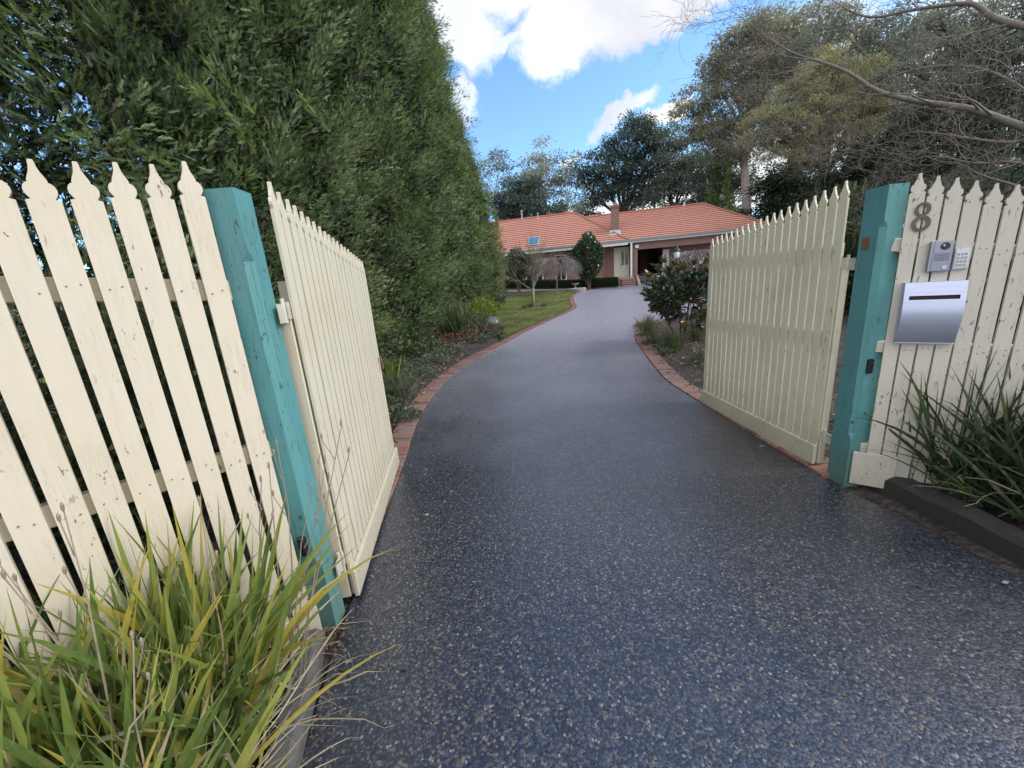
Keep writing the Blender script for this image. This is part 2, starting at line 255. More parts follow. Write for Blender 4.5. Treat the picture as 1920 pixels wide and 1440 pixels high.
# ------------------------------------------------------------------ mesh helpers
class MB:
    def __init__(s): s.v = []; s.f = []; s.m = []
    def add(s, vs, fs, mi=0):
        k = len(s.v); s.v += [tuple(map(float, v)) for v in vs]; s.f += [tuple(i+k for i in f) for f in fs]; s.m += [mi]*len(fs)
    def box(s, c, size, rot=None, mi=0, bev=0):
        hx, hy, hz = size[0]/2, size[1]/2, size[2]/2; c = Vector(c)
        m = rot or Matrix.Identity(3)
        if bev <= 0:
            vs = [c + m @ Vector((x*hx, y*hy, z*hz)) for x in (-1, 1) for y in (-1, 1) for z in (-1, 1)]
            s.add(vs, [(0, 1, 3, 2), (4, 6, 7, 5), (0, 4, 5, 1), (2, 3, 7, 6), (0, 2, 6, 4), (1, 5, 7, 3)], mi)
        else:
            b = bev; prof = [(-hx+b, -hy), (hx-b, -hy), (hx, -hy+b), (hx, hy-b), (hx-b, hy), (-hx+b, hy), (-hx, hy-b), (-hx, -hy+b)]
            ins = [(x*(1-b/hx), y*(1-b/hy)) for x, y in prof]; L = []
            for z, P in ((-hz, ins), (-hz+b, prof), (hz-b, prof), (hz, ins)): L += [c + m @ Vector((x, y, z)) for x, y in P]
            fs = [tuple(range(7, -1, -1)), tuple(range(24, 32))]
            for r in range(3):
                for i in range(8): j = (i+1) % 8; fs.append((r*8+i, r*8+j, r*8+8+j, r*8+8+i))
            s.add(L, fs, mi)
    def boxp(s, a, b, w, h, mi=0, up=(0, 0, 1), bev=0):      # bar from a to b, w sideways, h along up
        a, b = Vector(a), Vector(b); d = (b-a); l = d.length; y = d.normalized(); up = Vector(up); x = y.cross(up).normalized(); z = x.cross(y)
        s.box((a+b)/2, (w, l, h), Matrix((x, y, z)).transposed(), mi, bev)
    def prism(s, poly, fr, th, mi=0):                        # poly in (u,w); frame fr=(origin,U,W,Nrm)
        o, U, W, Nn = [Vector(x) for x in fr]; n = len(poly)
        vs = [o+U*u+W*w for u, w in poly]+[o+U*u+W*w+Nn*th for u, w in poly]
        fs = [tuple(range(n-1, -1, -1)), tuple(range(n, 2*n))]+[(i, (i+1) % n, n+(i+1) % n, n+i) for i in range(n)]
        s.add(vs, fs, mi)
    def tube(s, pts, rad, n=6, mi=0, cap=True):
        pts = [Vector(p) for p in pts]; k = len(s.v); prev = None; L = len(pts)
        rad = rad if hasattr(rad, '__len__') else [rad]*L
        for i, p in enumerate(pts):
            d = (pts[min(i+1, L-1)]-pts[max(i-1, 0)])
            if d.length < 1e-9: d = Vector((0, 0, 1))
            d.normalize()
            if prev is None: a = d.orthogonal().normalized()
            else:
                a = prev-d*prev.dot(d)
                a = a.normalized() if a.length > 1e-6 else d.orthogonal().normalized()
            prev = a; b = d.cross(a)
            for j in range(n):
                t = 2*math.pi*j/n; q = p+(a*math.cos(t)+b*math.sin(t))*rad[i]; s.v.append((q.x, q.y, q.z))
        for i in range(L-1):
            for j in range(n): s.f.append((k+i*n+j, k+i*n+(j+1) % n, k+(i+1)*n+(j+1) % n, k+(i+1)*n+j)); s.m.append(mi)
        if cap: s.f += [tuple(k+j for j in range(n-1, -1, -1)), tuple(k+(L-1)*n+j for j in range(n))]; s.m += [mi, mi]
    def lathe(s, c, prof, n=20, mi=0):
        k = len(s.v); c = Vector(c)
        for r, z in prof:
            for j in range(n): t = 2*math.pi*j/n; s.v.append((c.x+r*math.cos(t), c.y+r*math.sin(t), c.z+z))
        for i in range(len(prof)-1):
            for j in range(n): s.f.append((k+i*n+j, k+i*n+(j+1) % n, k+(i+1)*n+(j+1) % n, k+(i+1)*n+j)); s.m.append(mi)
        s.f += [tuple(k+j for j in range(n-1, -1, -1)), tuple(k+(len(prof)-1)*n+j for j in range(n))]; s.m += [mi, mi]
    def build(s, name, mats, parent=None, smooth=False):
        me = bpy.data.meshes.new(name); me.from_pydata(s.v, [], s.f); mats = mats if isinstance(mats, (list, tuple)) else [mats]
        for m in mats: me.materials.append(M[m])
        if len(mats) > 1: me.polygons.foreach_set('material_index', s.m)
        if smooth: me.polygons.foreach_set('use_smooth', [True]*len(s.f))
        me.update(); return link(name, me, parent)
def link(name, me, parent=None):
    o = bpy.data.objects.new(name, me); COL.objects.link(o)
    if parent is not None: o.parent = parent; o.matrix_parent_inverse = parent.matrix_world.inverted() if False else Matrix.Translation(-Vector(parent.location))
    return o
def thing(name, label, cat, loc=(0, 0, 0), group=None):
    o = bpy.data.objects.new(name, None); COL.objects.link(o); o.location = tuple(map(float, loc)); o.empty_display_size = .2
    return tag(o, label, cat, group)
def tag(o, label, cat, group=None, kind=None):
    if label: o['label'] = label
    if cat: o['category'] = cat
    if group: o['group'] = group
    if kind: o['kind'] = kind
    return o
def npmesh(name, V, F, rnd, mat, parent=None, smooth=False):  # V (n,3) F (m,k) equal-size faces
    me = bpy.data.meshes.new(name); n, (m, k) = len(V), F.shape
    me.vertices.add(n); me.vertices.foreach_set('co', np.ascontiguousarray(V, dtype=np.float32).ravel())
    me.loops.add(m*k); me.loops.foreach_set('vertex_index', np.ascontiguousarray(F, dtype=np.int32).ravel())
    me.polygons.add(m); me.polygons.foreach_set('loop_start', np.arange(m, dtype=np.int32)*k)
    if smooth: me.polygons.foreach_set('use_smooth', np.ones(m, dtype=bool))
    me.update(calc_edges=True); me.validate()
    a = me.attributes.new('rnd', 'FLOAT', 'FACE'); a.data.foreach_set('value', np.ascontiguousarray(rnd, dtype=np.float32))
    me.materials.append(M[mat]); return link(name, me, parent)
def norm(a): return a/np.maximum(np.linalg.norm(a, axis=-1, keepdims=True), 1e-9)
def scatter(T, TF, P, D, S, rnd=None, up=None, jit=.6):
    """copies of template T (x side, y along, z normal) at P along D, size S -> V,F,rnd"""
    n = len(P); D = norm(D); h = rng.normal(size=(n, 3)) if up is None else up+rng.normal(size=(n, 3))*jit
    X = norm(np.cross(D, h)); Z = np.cross(X, D); S = np.broadcast_to(np.asarray(S, float), (n,))
    B = np.stack([X, D, Z], 1)*S[:, None, None]
    V = np.einsum('tk,nkc->ntc', T, B)+P[:, None, :]
    F = TF[None]+(np.arange(n)*len(T))[:, None, None]
    rnd = rng.random(n) if rnd is None else rnd
    return V.reshape(-1, 3), F.reshape(-1, TF.shape[1]), np.repeat(rnd, len(TF))
def cat(parts):
    Vs, Fs, Rs, k = [], [], [], 0
    for V, F, r in parts: Vs.append(V); Fs.append(F+k); Rs.append(r); k += len(V)
    return np.concatenate(Vs), np.concatenate(Fs), np.concatenate(Rs)
def sprig(pairs=6, w=.024, droop=.12):
    vs, fs = [], []
    def leaf(a, d, l, wd):
        a = np.array(a, float); d = np.array(d, float); d /= np.linalg.norm(d); s = np.array([d[1], -d[0], 0]); k = len(vs)
        vs.extend([a, a+d*l*.55+s*wd, a+d*l, a+d*l*.55-s*wd]); fs.append((k, k+1, k+2, k+3))
    for i in range(pairs):
        y = .05+.8*i/pairs; l = .36*(1-.5*i/pairs)
        for sg in (-1, 1): leaf((0, y, -droop*y*y), (sg*(.42+.12*math.sin(i*1.7)), 1, -.15+.22*math.sin(i*2.1+sg)), l, w)
    leaf((0, 0, 0), (0, 1, -.1), 1.0, w*.8)
    return np.array(vs), np.array(fs)
SPRIG = sprig(); SPRIG_S = sprig(4, .05)
LEAF = (np.array([(0, 0, 0), (.22, .45, .05), (0, 1, -.08), (-.22, .45, .05)]), np.array([(0, 1, 2, 3)]))
LEAFN = (np.array([(0, 0, 0), (.10, .45, .03), (0, 1, -.08), (-.10, .45, .03)]), np.array([(0, 1, 2, 3)]))
LEAFW = (np.array([(0, 0, 0), (.15, .45, .03), (0, 1, -.08), (-.15, .45, .03)]), np.array([(0, 1, 2, 3)]))
_b = []
for yy, ww in ((0, .02), (.3, .17), (.62, .2), (.85, .12), (1, .01)): _b += [(-ww, yy, .06*abs(ww)*6-.12*yy*yy), (0, yy, -.12*yy*yy), (ww, yy, .06*abs(ww)*6-.12*yy*yy)]
BROAD = (np.array(_b), np.array([(i*3+j, i*3+j+1, i*3+j+4, i*3+j+3) for i in range(4) for j in range(2)]))

# ------------------------------------------------------------------ terrain
def sstep(a, b, x): t = np.clip((np.asarray(x, float)-a)/(b-a), 0, 1); return t*t*(3-2*t)
def gz(x, y):
    x = np.asarray(x, float); y = np.asarray(y, float)
    z = np.maximum(0, .028*(np.minimum(y, 36)-3))
    z = z+sstep(18, 30, y)*np.clip((8-x)/8, 0, 1.2)*.42
    z = z+sstep(30.3, 34.5, y)*sstep(9.2, 10.4, x)*.62
    return z
LE = np.array([(-.60, -6), (-.62, -1), (-.70, .3), (-.81, .94), (-.89, 1.43), (-.93, 1.9), (-.98, 2.6), (-1.05, 3.44), (-1.12, 4.0), (-1.15, 4.73), (-1.12, 5.52), (-1.02, 6.26), (-.83, 7.17), (-.44, 8.21), (0, 9.29), (.56, 10.78), (1.58, 13.12), (2.5, 15.0), (2.98, 16.3), (3.25, 18.0), (3.6, 20.8), (4.15, 23.5), (5.17, 25.9), (6.6, 28.0), (8.4, 29.8), (9.3, 30.35), (9.95, 30.75), (10.0, 31.4), (10.2, 40)])
RE = np.array([(2.4, -6), (2.3, 0), (2.28, 1.37), (2.28, 1.6), (2.25, 1.9), (2.20, 2.14), (2.15, 2.35), (2.17, 2.55), (2.16, 3.11), (2.13, 3.96), (2.12, 4.59), (2.11, 5.01), (2.2, 5.6), (2.33, 6.33), (2.52, 7.25), (2.76, 8.4), (3.18, 9.59), (3.78, 10.63), (5.2, 11.4), (8, 11.9), (13, 12.3), (22, 12.8), (24, 40)])
def xl(y): return np.interp(y, LE[:, 1], LE[:, 0])
def xr(y): return np.interp(y, RE[:, 1], RE[:, 0])
def chaikin(P, k=2):
    P = np.asarray(P, float)
    for _ in range(k):
        Q = [P[0]]
        for a, b in zip(P[:-1], P[1:]): Q += [a*.75+b*.25, a*.25+b*.75]
        P = np.array(Q+[P[-1]])
    return P
LE = chaikin(LE, 1); RE = chaikin(RE, 1)
def hnoise(x, y): return (np.sin(x*5.1+1.3*np.sin(y*3.7))*np.sin(y*4.3+1.1*np.sin(x*2.9))+.5*np.sin(x*13.1+y*3)*np.sin(y*11.7-x*5))
def sheet(name, xs_fn, ys, nx, dz, mat, kind='structure', bump=0):
    V = []; 
    for y in ys:
        a, b = xs_fn(y); xs = np.linspace(a, b, nx); V.append(np.stack([xs, np.full(nx, y), gz(xs, y)+dz+bump*hnoise(xs, np.full(nx, y))], 1))
    V = np.concatenate(V); i, j = np.meshgrid(np.arange(len(ys)-1), np.arange(nx-1), indexing='ij'); a = (i*nx+j).ravel()
    F = np.stack([a, a+1, a+nx+1, a+nx], 1); o = npmesh(name, V, F, np.zeros(len(F)), mat, smooth=True)
    if kind: o['kind'] = kind
    return o
# ground sheet, fine near the camera
gx = np.concatenate([[-900, -300, -100, -50], np.arange(-30, -6, 1.5), np.arange(-6, 8, .125), np.arange(8, 40, 1.), [60, 120, 300, 900]])
gy = np.concatenate([[-60, -20, -8], np.arange(-6, 14, .125), np.arange(14, 42, .5), [50, 80, 200, 500, 900]])
X, Y = np.meshgrid(gx, gy); Z = gz(X, Y)-.02
out = np.maximum(xl(Y)-.22-X, X-xr(Y)-.22)
Z = Z+np.where(out > 0, np.clip(out*1.2, 0, 1)*(.035+.028*hnoise(X, Y)), 0)*((Y < 14) & (Y > -5))
V = np.stack([X, Y, Z], -1).reshape(-1, 3); nx = len(gx); i, j = np.meshgrid(np.arange(len(gy)-1), np.arange(nx-1), indexing='ij'); a = (i*nx+j).ravel()
g = npmesh('ground', V, np.stack([a, a+1, a+nx+1, a+nx], 1), np.zeros(len(a)), 'soil', smooth=True); g['kind'] = 'structure'
ysd = np.unique(np.concatenate([np.arange(-6, 12, .1), np.arange(12, 40.01, .2), LE[:, 1], RE[:, 1]])); ysd = ysd[ysd <= 40]
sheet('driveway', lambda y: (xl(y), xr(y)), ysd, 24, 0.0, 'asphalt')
LAWN_Y = np.arange(9.6, 27.2, .25)
def lawn_x(y):
    b = xl(y)-.27; a = np.interp(y, [9.6, 10.2, 12, 14, 20, 24, 25.5, 27], [b-.02 if y < 9.7 else -.1, -.25, -.45, -.5, -.35, .1, 1.2, 4.2]); return (min(a, b-.05), b)
sheet('lawn', lawn_x, LAWN_Y, 14, .015, 'lawn_base', bump=.006)
sheet('path', lambda y: (-3.2, min(6.2, float(xl(y))-.27)), np.arange(27.3, 29.6, .3), 12, .012, 'gravel')
# lawn blades
n = 70000; ly = 9.7+17.3*rng.random(n)**1.6; lx = np.array([a+(b-a)*u for (a, b), u in zip([lawn_x(y) for y in ly], rng.random(n))])
P = np.stack([lx, ly, gz(lx, ly)+.01], 1); D = np.array([0, 0, 1.])+rng.normal(size=(n, 3))*.35
V, F, r = scatter(np.array([(-.12, 0, 0), (.12, 0, 0), (.04, 1, 0), (-.04, 1, 0)]), np.array([(0, 1, 2, 3)]), P, D, .035+.035*rng.random(n), np.clip(.5+.25*hnoise(lx*.4, ly*.4)+rng.normal(size=n)*.2, 0, 1))
tag(npmesh('grass', V, F, r, 'turf'), 'short green lawn grass round the small bare tree', 'grass', kind='stuff')

# ------------------------------------------------------------------ brick edging + kerbs
def edging(name, label, pts, side, y0=None):
    P = chaikin(pts, 2); seg = np.linalg.norm(np.diff(P, axis=0), axis=1); s = np.concatenate([[0], np.cumsum(seg)]); mb = MB(); q = 0
    while q < s[-1]:
        c = np.array([np.interp(q, s, P[:, 0]), np.interp(q, s, P[:, 1])]); c2 = np.array([np.interp(q+.05, s, P[:, 0]), np.interp(q+.05, s, P[:, 1])])
        if np.linalg.norm(c2-c) < 1e-6: break
        d = (c2-c)/np.linalg.norm(c2-c); nrm = np.array([-d[1], d[0]])*side
        z = float(gz(c[0], c[1])); m = c+nrm*(.118+.004*random.random()); t = Vector((d[0], d[1], 0)); u = Vector((nrm[0], nrm[1], random.uniform(-.02, .02))).normalized()
        t = (t+Vector((0, 0, random.uniform(-.04, .04)))).normalized(); w = t.cross(u).normalized()
        if w.z < 0: w = -w
        mb.box((m[0], m[1], z-.025+random.uniform(0, .007)), (.0735, .228, .075), Matrix((t, u, w)).transposed(), 0, .006); q += .0835
    return tag(mb.build(name, 'paver'), label, 'brick edging')
edging('brick_edging', 'red brick edging curving along the hedge bed and round the lawn', [p for p in LE if 1.75 < p[1] < 30.3], 1)
edging('brick_edging', 'red brick edging between the magnolia bed and the driveway', [p for p in RE if 2.45 < p[1] < 12.2], -1)
def kerb(name, label, pts, w, h, mat):
    mb = MB(); pts = chaikin(pts, 2); prof = [(-w/2, -.05), (-w/2, h-.02), (-w/2+.02, h), (w/2-.025, h), (w/2, h-.025), (w/2, -.05)]; k = len(prof); L = []
    for i, p in enumerate(pts):
        d = pts[min(i+1, len(pts)-1)]-pts[max(i-1, 0)]; d = d/np.linalg.norm(d); nn = np.array([d[1], -d[0]])
        for a, b in prof: L.append((p[0]+nn[0]*a, p[1]+nn[1]*a, b+.006*math.sin(i*1.7+b*40)))
    fs = [tuple(range(k)), tuple(range((len(pts)-1)*k+k-1, (len(pts)-1)*k-1, -1))]
    for i in range(len(pts)-1):
        for j in range(k): fs.append((i*k+j, i*k+(j+1) % k, (i+1)*k+(j+1) % k, (i+1)*k+j))
    mb.add(L, fs); return tag(mb.build(name, mat), label, 'kerb')
kerb('kerb', 'rounded grey concrete kerb holding back the yellow-green iris bed', [(-.70, -.6), (-.72, .3), (-.80, .7), (-.885, 1.05), (-.965, 1.33), (-.99, 1.42)], .10, .075, 'concrete')
kerb('kerb', 'dark timber kerb below the dark strap-leaf plants', [(2.42, 2.42), (2.44, 2.2), (2.46, 1.9), (2.47, 1.4), (2.5, .6), (2.55, -.6)], .13, .11, 'timber_dark')

# ------------------------------------------------------------------ posts, fences, gates
def post(x0, x1, y0, y1, h, inner, label):
    b = thing('gate_post', label, 'gate post', ((x0+x1)/2, (y0+y1)/2, 0))
    mb = MB(); c = .026; L = []
    def ring(z, q):
        q = max(q, .0006)
        if inner > 0: return [(x0, y0, z), (x1-q, y0, z), (x1, y0+q, z), (x1, y1, z), (x0, y1, z)]
        return [(x0+q, y0, z), (x1, y0, z), (x1, y1, z), (x0, y1, z), (x0, y0+q, z)]
    for z, q in ((-.05, 0), (.33, 0), (.37, c), (1.66, c), (1.70, 0), (h, 0)): L += ring(z, q)
    fs = [(4, 3, 2, 1, 0), (25, 26, 27, 28, 29)]+[(r*5+i, r*5+(i+1) % 5, r*5+5+(i+1) % 5, r*5+5+i) for r in range(5) for i in range(5)]
    mb.add(L, fs); mb.build('shaft', 'teal', b); return b
PLx, PRx = -.926, 2.219
post(-1.046, PLx, 1.505, 1.605, 1.91, 1, 'teal square gate post on the sunlit cream fence, beside the iris clump')
pr = post(PRx, 2.335, 2.343, 2.49, 1.885, -1, 'teal square gate post beside the fence carrying the letterbox')
mb = MB(); mb.box((PRx-.001, 2.44, 1.575), (.004, .05, .07)); mb.build('rust_patch', 'rust', pr)
def picket(mb, o, U, Nn, w, z0, ztip, th=.019, k=None):
    k = w if k is None else k; hw = w/2
    pr_ = [(.5, 0), (.5, -.01)]
    side = [(.5, -1.55), (.335, -1.50), (.40, -1.40), (.465, -1.27), (.475, -1.12), (.43, -.98), (.34, -.88), (.275, -.86), (.285, -.79), (.24, -.66), (.165, -.48), (.115, -.3), (.095, -.12), (.075, 0)]
    poly = [(-hw, z0), (hw, z0)]+[(a*w, ztip+b*k) for a, b in side]+[(-a*w, ztip+b*k) for a, b in side[::-1]]
    mb.prism(poly, (o, U, (0, 0, 1), Nn), -th)
def fence(name, label, P0, a, sgn, cents, w, tips, z0, mat, rails, plinth, smax, seed):
    rd = random.Random(seed); ca, sa = math.cos(R(a)), math.sin(R(a)); U = Vector((sgn*ca, -sa, 0)); Nn = Vector((0, 0, 1)).cross(U)
    if Nn.y > 0: Nn = -Nn
    base = thing(name, label, 'picket fence', (P0[0], P0[1], 0)); P0 = Vector((P0[0], P0[1], 0)); Us = U if U.x > 0 else -U
    for s, t in zip(cents, tips):
        mb = MB(); picket(mb, P0+U*s+Nn*rd.uniform(-.001, .002), Us, Nn, w*rd.uniform(.975, 1.02), z0, t+rd.uniform(-.004, .004))
        for (s0, za, s1, zb, h) in rails:
            zr = za+(zb-za)*(s-s0)/(s1-s0)-h/2
            for k_ in (-1, 1):
                if rd.random() < .8: pc = P0+U*(s+k_*w*.22+rd.uniform(-.003, .003))+Vector((0, 0, zr+rd.uniform(-.014, .014))); mb.tube([pc, pc+Nn*.0035], .0026, 7, mi=1)
        ob = mb.build('picket', [mat, 'nail'], base)
    for (s0, za, s1, zb, h) in rails:
        mb = MB(); mb.boxp(P0+U*s0-Nn*.045+Vector((0, 0, za-h/2)), P0+U*s1-Nn*.045+Vector((0, 0, zb-h/2)), .045, h, bev=.004); mb.build('rail', 'raw_rail' if sgn < 0 else mat, base)
    for (s0, s1, za, zb) in plinth:
        mb = MB(); mb.boxp(P0+U*s0+Nn*.012+Vector((0, 0, (za+zb)/2)), P0+U*s1+Nn*.012+Vector((0, 0, (za+zb)/2)), .02, zb-za, bev=.003); mb.build('plinth_board', mat, base)
    return P0, U, Nn
cl = [.055+.0865*i for i in range(17)]; tl = [1.985, 1.966, 1.955, 1.947, 1.942, 1.94, 1.942, 1.946, 1.952]+[1.96]*8
fence('picket_fence', 'sunlit cream picket fence with scalloped tops behind the iris clump', (-1.0, 1.497), 45, -1, cl, .0685, tl, .06, 'cream_left',
      [(-.02, 1.598, 1.5, 1.70, .075), (-.02, .957, 1.5, .957, .075), (-.02, .235, 1.5, .235, .07)], [(-.005, .16, .0, .14)], 1.5, 1)
cr_ = [.096+.0725*i for i in range(20)]; tr_ = [1.922-.030*i+.0006*i*i for i in range(20)]
FP, FU, FN = fence('picket_fence', 'peeling cream picket fence carrying the number, intercom and steel letterbox', (2.25, 2.34), 36, 1, cr_, .0625, tr_, .10, 'cream_right',
      [(.03, 1.592, 1.5, 1.30, .075), (.03, .985, 1.5, .95, .07), (.03, .30, 1.5, .28, .07)], [(-.005, .21, .02, .25)], 1.5, 2)
def gate(label, A, B, t0, t1, nside, mat, z0):
    A = Vector((*A, 0)); B = Vector((*B, 0)); U = (B-A).normalized(); L = (B-A).length; Nn = Vector((nside, 0, 0)); Nn = (Nn-U*Nn.dot(U)).normalized()
    g = thing('picket_gate', label, 'gate', A); n = 20; pitch = L/n; rd = random.Random(nside+5)
    Us = U if Nn.cross(U).z*1 < 0 else -U
    for i in range(n):
        s = pitch*(i+.5); f = i/(n-1); t = t0+(t1-t0)*(f**.85)+rd.uniform(-.004, .004)
        mb = MB(); picket(mb, A+U*s+Nn*rd.uniform(-.0015, .0015), Us, Nn, pitch*(.83+rd.uniform(-.02, .02)), z0+.01, t, th=.012, k=.068); mb.build('picket', mat, g)
    def bar(name, s0, z_0, s1, z_1, w, h, off, m=mat, par=g):
        mb = MB(); mb.boxp(A+U*s0-Nn*off+Vector((0, 0, z_0)), A+U*s1-Nn*off+Vector((0, 0, z_1)), w, h, bev=.003); return mb.build(name, m, par)
    bar('rail', .05, t0-.42, L-.02, t1-.24, .042, .09, .042); bar('rail', .05, .98, L-.02, .95, .042, .09, .042); bar('rail', .05, z0+.12, L-.02, z0+.12, .042, .1, .042)
    for s in (.022, L-.022):
        mb = MB(); mb.box(A+U*s-Nn*.045+Vector((0, 0, (z0+1.50)/2)), (.048, .044, 1.50-z0), Matrix((Nn, U, (0, 0, 1))).transposed(), 0, .003); mb.build('stile', mat, g)
    mb = MB(); mb.boxp(A+U*(-.004)+Nn*.0115+Vector((0, 0, z0+.075)), A+U*(L+.004)+Nn*.0115+Vector((0, 0, z0+.075)), .022, .15, bev=.003); mb.build('bottom_board', mat, g)
    for z in (1.47, .26):
        h = MB(); h.tube([A-U*.022-Nn*.03+Vector((0, 0, z-.05)), A-U*.022-Nn*.03+Vector((0, 0, z+.05))], .0085, 10)
        h.box(A+U*.012-Nn*.018+Vector((0, 0, z)), (.006, .06, .07), Matrix((Nn, U, (0, 0, 1))).transposed()); h.box(A-U*.05-Nn*.03+Vector((0, 0, z-.01)), (.006, .05, .075), Matrix((Nn, U, (0, 0, 1))).transposed())
        h.build('hinge', 'hinge_metal', g, False)
    return g, A, U, Nn, L
gL, A_, U_, N_, L_ = gate('cream picket gate leaf swung open against the hedge side, with ring latch', (-.882, 1.648), (-1.092, 3.208), 1.965, 1.775, 1, 'cream_gate_left', .03)
c = A_+U_*(L_-.06)+N_*.02+Vector((0, 0, .97)); ring = [(c+U_*(.026*math.cos(t))+Vector((0, 0, .04*math.sin(t)-.02))+N_*.006) for t in np.linspace(0, 2*math.pi, 17)]
mb = MB(); mb.tube(ring, .0045, 6, cap=False); mb.box(c+Vector((0, 0, .03)), (.012, .03, .03), Matrix((N_, U_, (0, 0, 1))).transposed()); mb.build('latch_ring', 'rust', gL)
gate('shaded cream picket gate leaf swung open beside the magnolia bed', (2.213, 2.60), (2.165, 4.19), 1.975, 1.80, -1, 'cream_gate_right', .03)
for (p, lab) in ((((-.985, 1.497, .45)), 'small black sensor box on the sunlit post beside the iris clump'), (((2.262, 2.335, .83)), 'small black sensor box on the post nearest the letterbox')):
    t = thing('gate_sensor', lab, 'sensor', p, 'gate sensors on the posts'); mb = MB(); mb.box(p, (.034, .024, .095), None, 0, .006); mb.build('housing', 'black_plastic', t)
    mb = MB(); mb.box((p[0], p[1]-.0125, p[2]+.022), (.016, .002, .016)); mb.build('lens', 'dark_metal', t)
FM = Matrix((FU, FN, (0, 0, 1))).transposed()
def fp(s, z, n=0): return FP+FU*s+FN*n+Vector((0, 0, z))
# house number 8: two rings with a varying stroke
hn = MB()
def annulus(mb, c, ro, ri, rzo, rzi, th, seg=28):
    vs = []
    for n_ in (0, th):
        for i in range(seg):
            t = 2*math.pi*i/seg; vs.append(c+FU*(ro*math.cos(t))+Vector((0, 0, rzo*math.sin(t)))+FN*n_)
            vs.append(c+FU*(ri*math.cos(t))+Vector((0, 0, rzi*math.sin(t)))+FN*n_)
    fs = []; K = 2*seg
    for i in range(seg):
        a, b = 2*i, 2*((i+1) % seg)
        fs += [(a, b, b+1, a+1), (K+a, K+a+1, K+b+1, K+b), (a, K+a, K+b, b), (a+1, b+1, K+b+1, K+a+1)]
    mb.add(vs, fs)
annulus(hn, fp(.127, 1.729, .004), .032, .017, .036, .025, .008); annulus(hn, fp(.129, 1.655, .0042), .038, .021, .042, .027, .008)
tag(hn.build('house_number', 'bronze'), 'brown metal number 8 at the top of the peeling fence', 'house number')
t = thing('intercom', 'grey metal video intercom with round lens beside the keypad', 'intercom', fp(.224, 1.47))
s0, z0 = .224, 1.47
mb = MB(); mb.box(fp(s0, z0, .016), (.092, .030, .164), FM, 0, .004); mb.build('housing', 'intercom_grey', t)
mb = MB(); mb.box(fp(s0+.006, z0, .0325), (.072, .003, .156), FM, 0, .001); mb.build('face_plate', 'intercom_grey', t)
def disc(mb, s, z, n, r, th, seg=20): mb.tube([fp(s, z, n), fp(s, z, n+th)], r, seg)
mb = MB(); disc(mb, s0+.012, z0+.052, .034, .019, .003); disc(mb, s0+.012, z0+.052, .037, .0135, .004); mb.build('camera_lens', 'black_plastic', t)
mb = MB(); disc(mb, s0+.006, z0+.056, .041, .0045, .0012, 10); mb.build('lens_glint', 'keypad_silver', t)
mb = MB()
for i in range(7):
    for j in range(5): mb.box(fp(s0-.020+i*.0083, z0+.012-j*.0085, .0345), (.0045, .0015, .0045), FM)
mb.build('speaker_grille', 'dark_metal', t)
mb = MB(); mb.box(fp(s0+.004, z0-.036, .0345), (.058, .0015, .007), FM); mb.build('name_strip', 'key_grey', t)
mb = MB(); disc(mb, s0+.022, z0-.060, .034, .010, .004); mb.build('call_button', 'keypad_silver', t)
t = thing('keypad', 'silver numeric keypad mounted beside the intercom', 'keypad', fp(.309, 1.447)); s0, z0 = .309, 1.447
mb = MB(); mb.box(fp(s0, z0, .011), (.060, .020, .108), FM, 0, .004); mb.build('housing', 'keypad_silver', t)
mb = MB(); mb.box(fp(s0, z0-.003, .0225), (.046, .003, .084), FM, 0, .001); mb.build('key_panel', 'white_trim', t)
mb = MB()
for i in range(3):
    for j in range(4): mb.box(fp(s0-.014+i*.014, z0+.026-j*.019, .0245), (.0105, .003, .013), FM, 0, .001)
mb.build('keys', 'key_grey', t)
def digit(txt, s, z, n, size, mat, parent):
    cu = bpy.data.curves.new('digit', 'FONT'); cu.body = txt; cu.size = size; cu.extrude = .0003; cu.align_x = 'CENTER'; cu.align_y = 'CENTER'
    o = bpy.data.objects.new('digit', cu); COL.objects.link(o); dg = bpy.context.evaluated_depsgraph_get(); me = bpy.data.meshes.new_from_object(o.evaluated_get(dg)); bpy.data.objects.remove(o)
    p = fp(s, z, n); mt = Matrix((FU, (0, 0, 1), FN)).transposed().to_4x4(); mt.translation = p; me.transform(mt); me.materials.clear(); me.materials.append(M[mat]); return me
kb = MB()
for i in range(3):
    for j in range(4):
        me = digit('123456789*0#'[j*3+i], s0-.014+i*.014, z0+.026-j*.019, .0265, .010, 'white_trim', t)
        kb.add([v.co for v in me.vertices], [tuple(p.vertices) for p in me.polygons]); bpy.data.meshes.remove(me)
kb.build('lettering', 'white_trim', t)
# letterbox with a curved brushed front
t = thing('letterbox', 'brushed steel letterbox with curved front and dark slot, below the intercom', 'letterbox', fp(.22, 1.16)); S0, S1, ZT, ZB = .098, .340, 1.335, .985
prof = []
for i in range(25):
    f = i/24; z = ZT-(ZT-ZB)*f; dpt = .075+.055*math.sin(math.pi*min(1, f*1.25)*.5)*1.0-(.085*max(0, f-.35)**1.6*2.0); prof.append((dpt, z))
SL = (1.262, 1.240)
mb = MB(); vs = []; fs = []
def curve_d(z): 
    f = (ZT-z)/(ZT-ZB); return .05+.045*math.sin(math.pi*(f*.62+.12))-.055*max(0, f-.45)**1.5*2.2
zs = sorted(set([ZT-(ZT-ZB)*i/28 for i in range(29)]+list(SL)), reverse=True); ss = [S0, S0+.022, S1-.022, S1]
for z in zs:
    for s in ss: p = fp(s, z, curve_d(z)); vs.append(p)
for i in range(len(zs)-1):
    for j in range(3):
        if j == 1 and SL[1]-1e-6 <= zs[i+1] and zs[i] <= SL[0]+1e-6: continue
        fs.append((i*4+j, i*4+4+j, i*4+5+j, i*4+1+j))
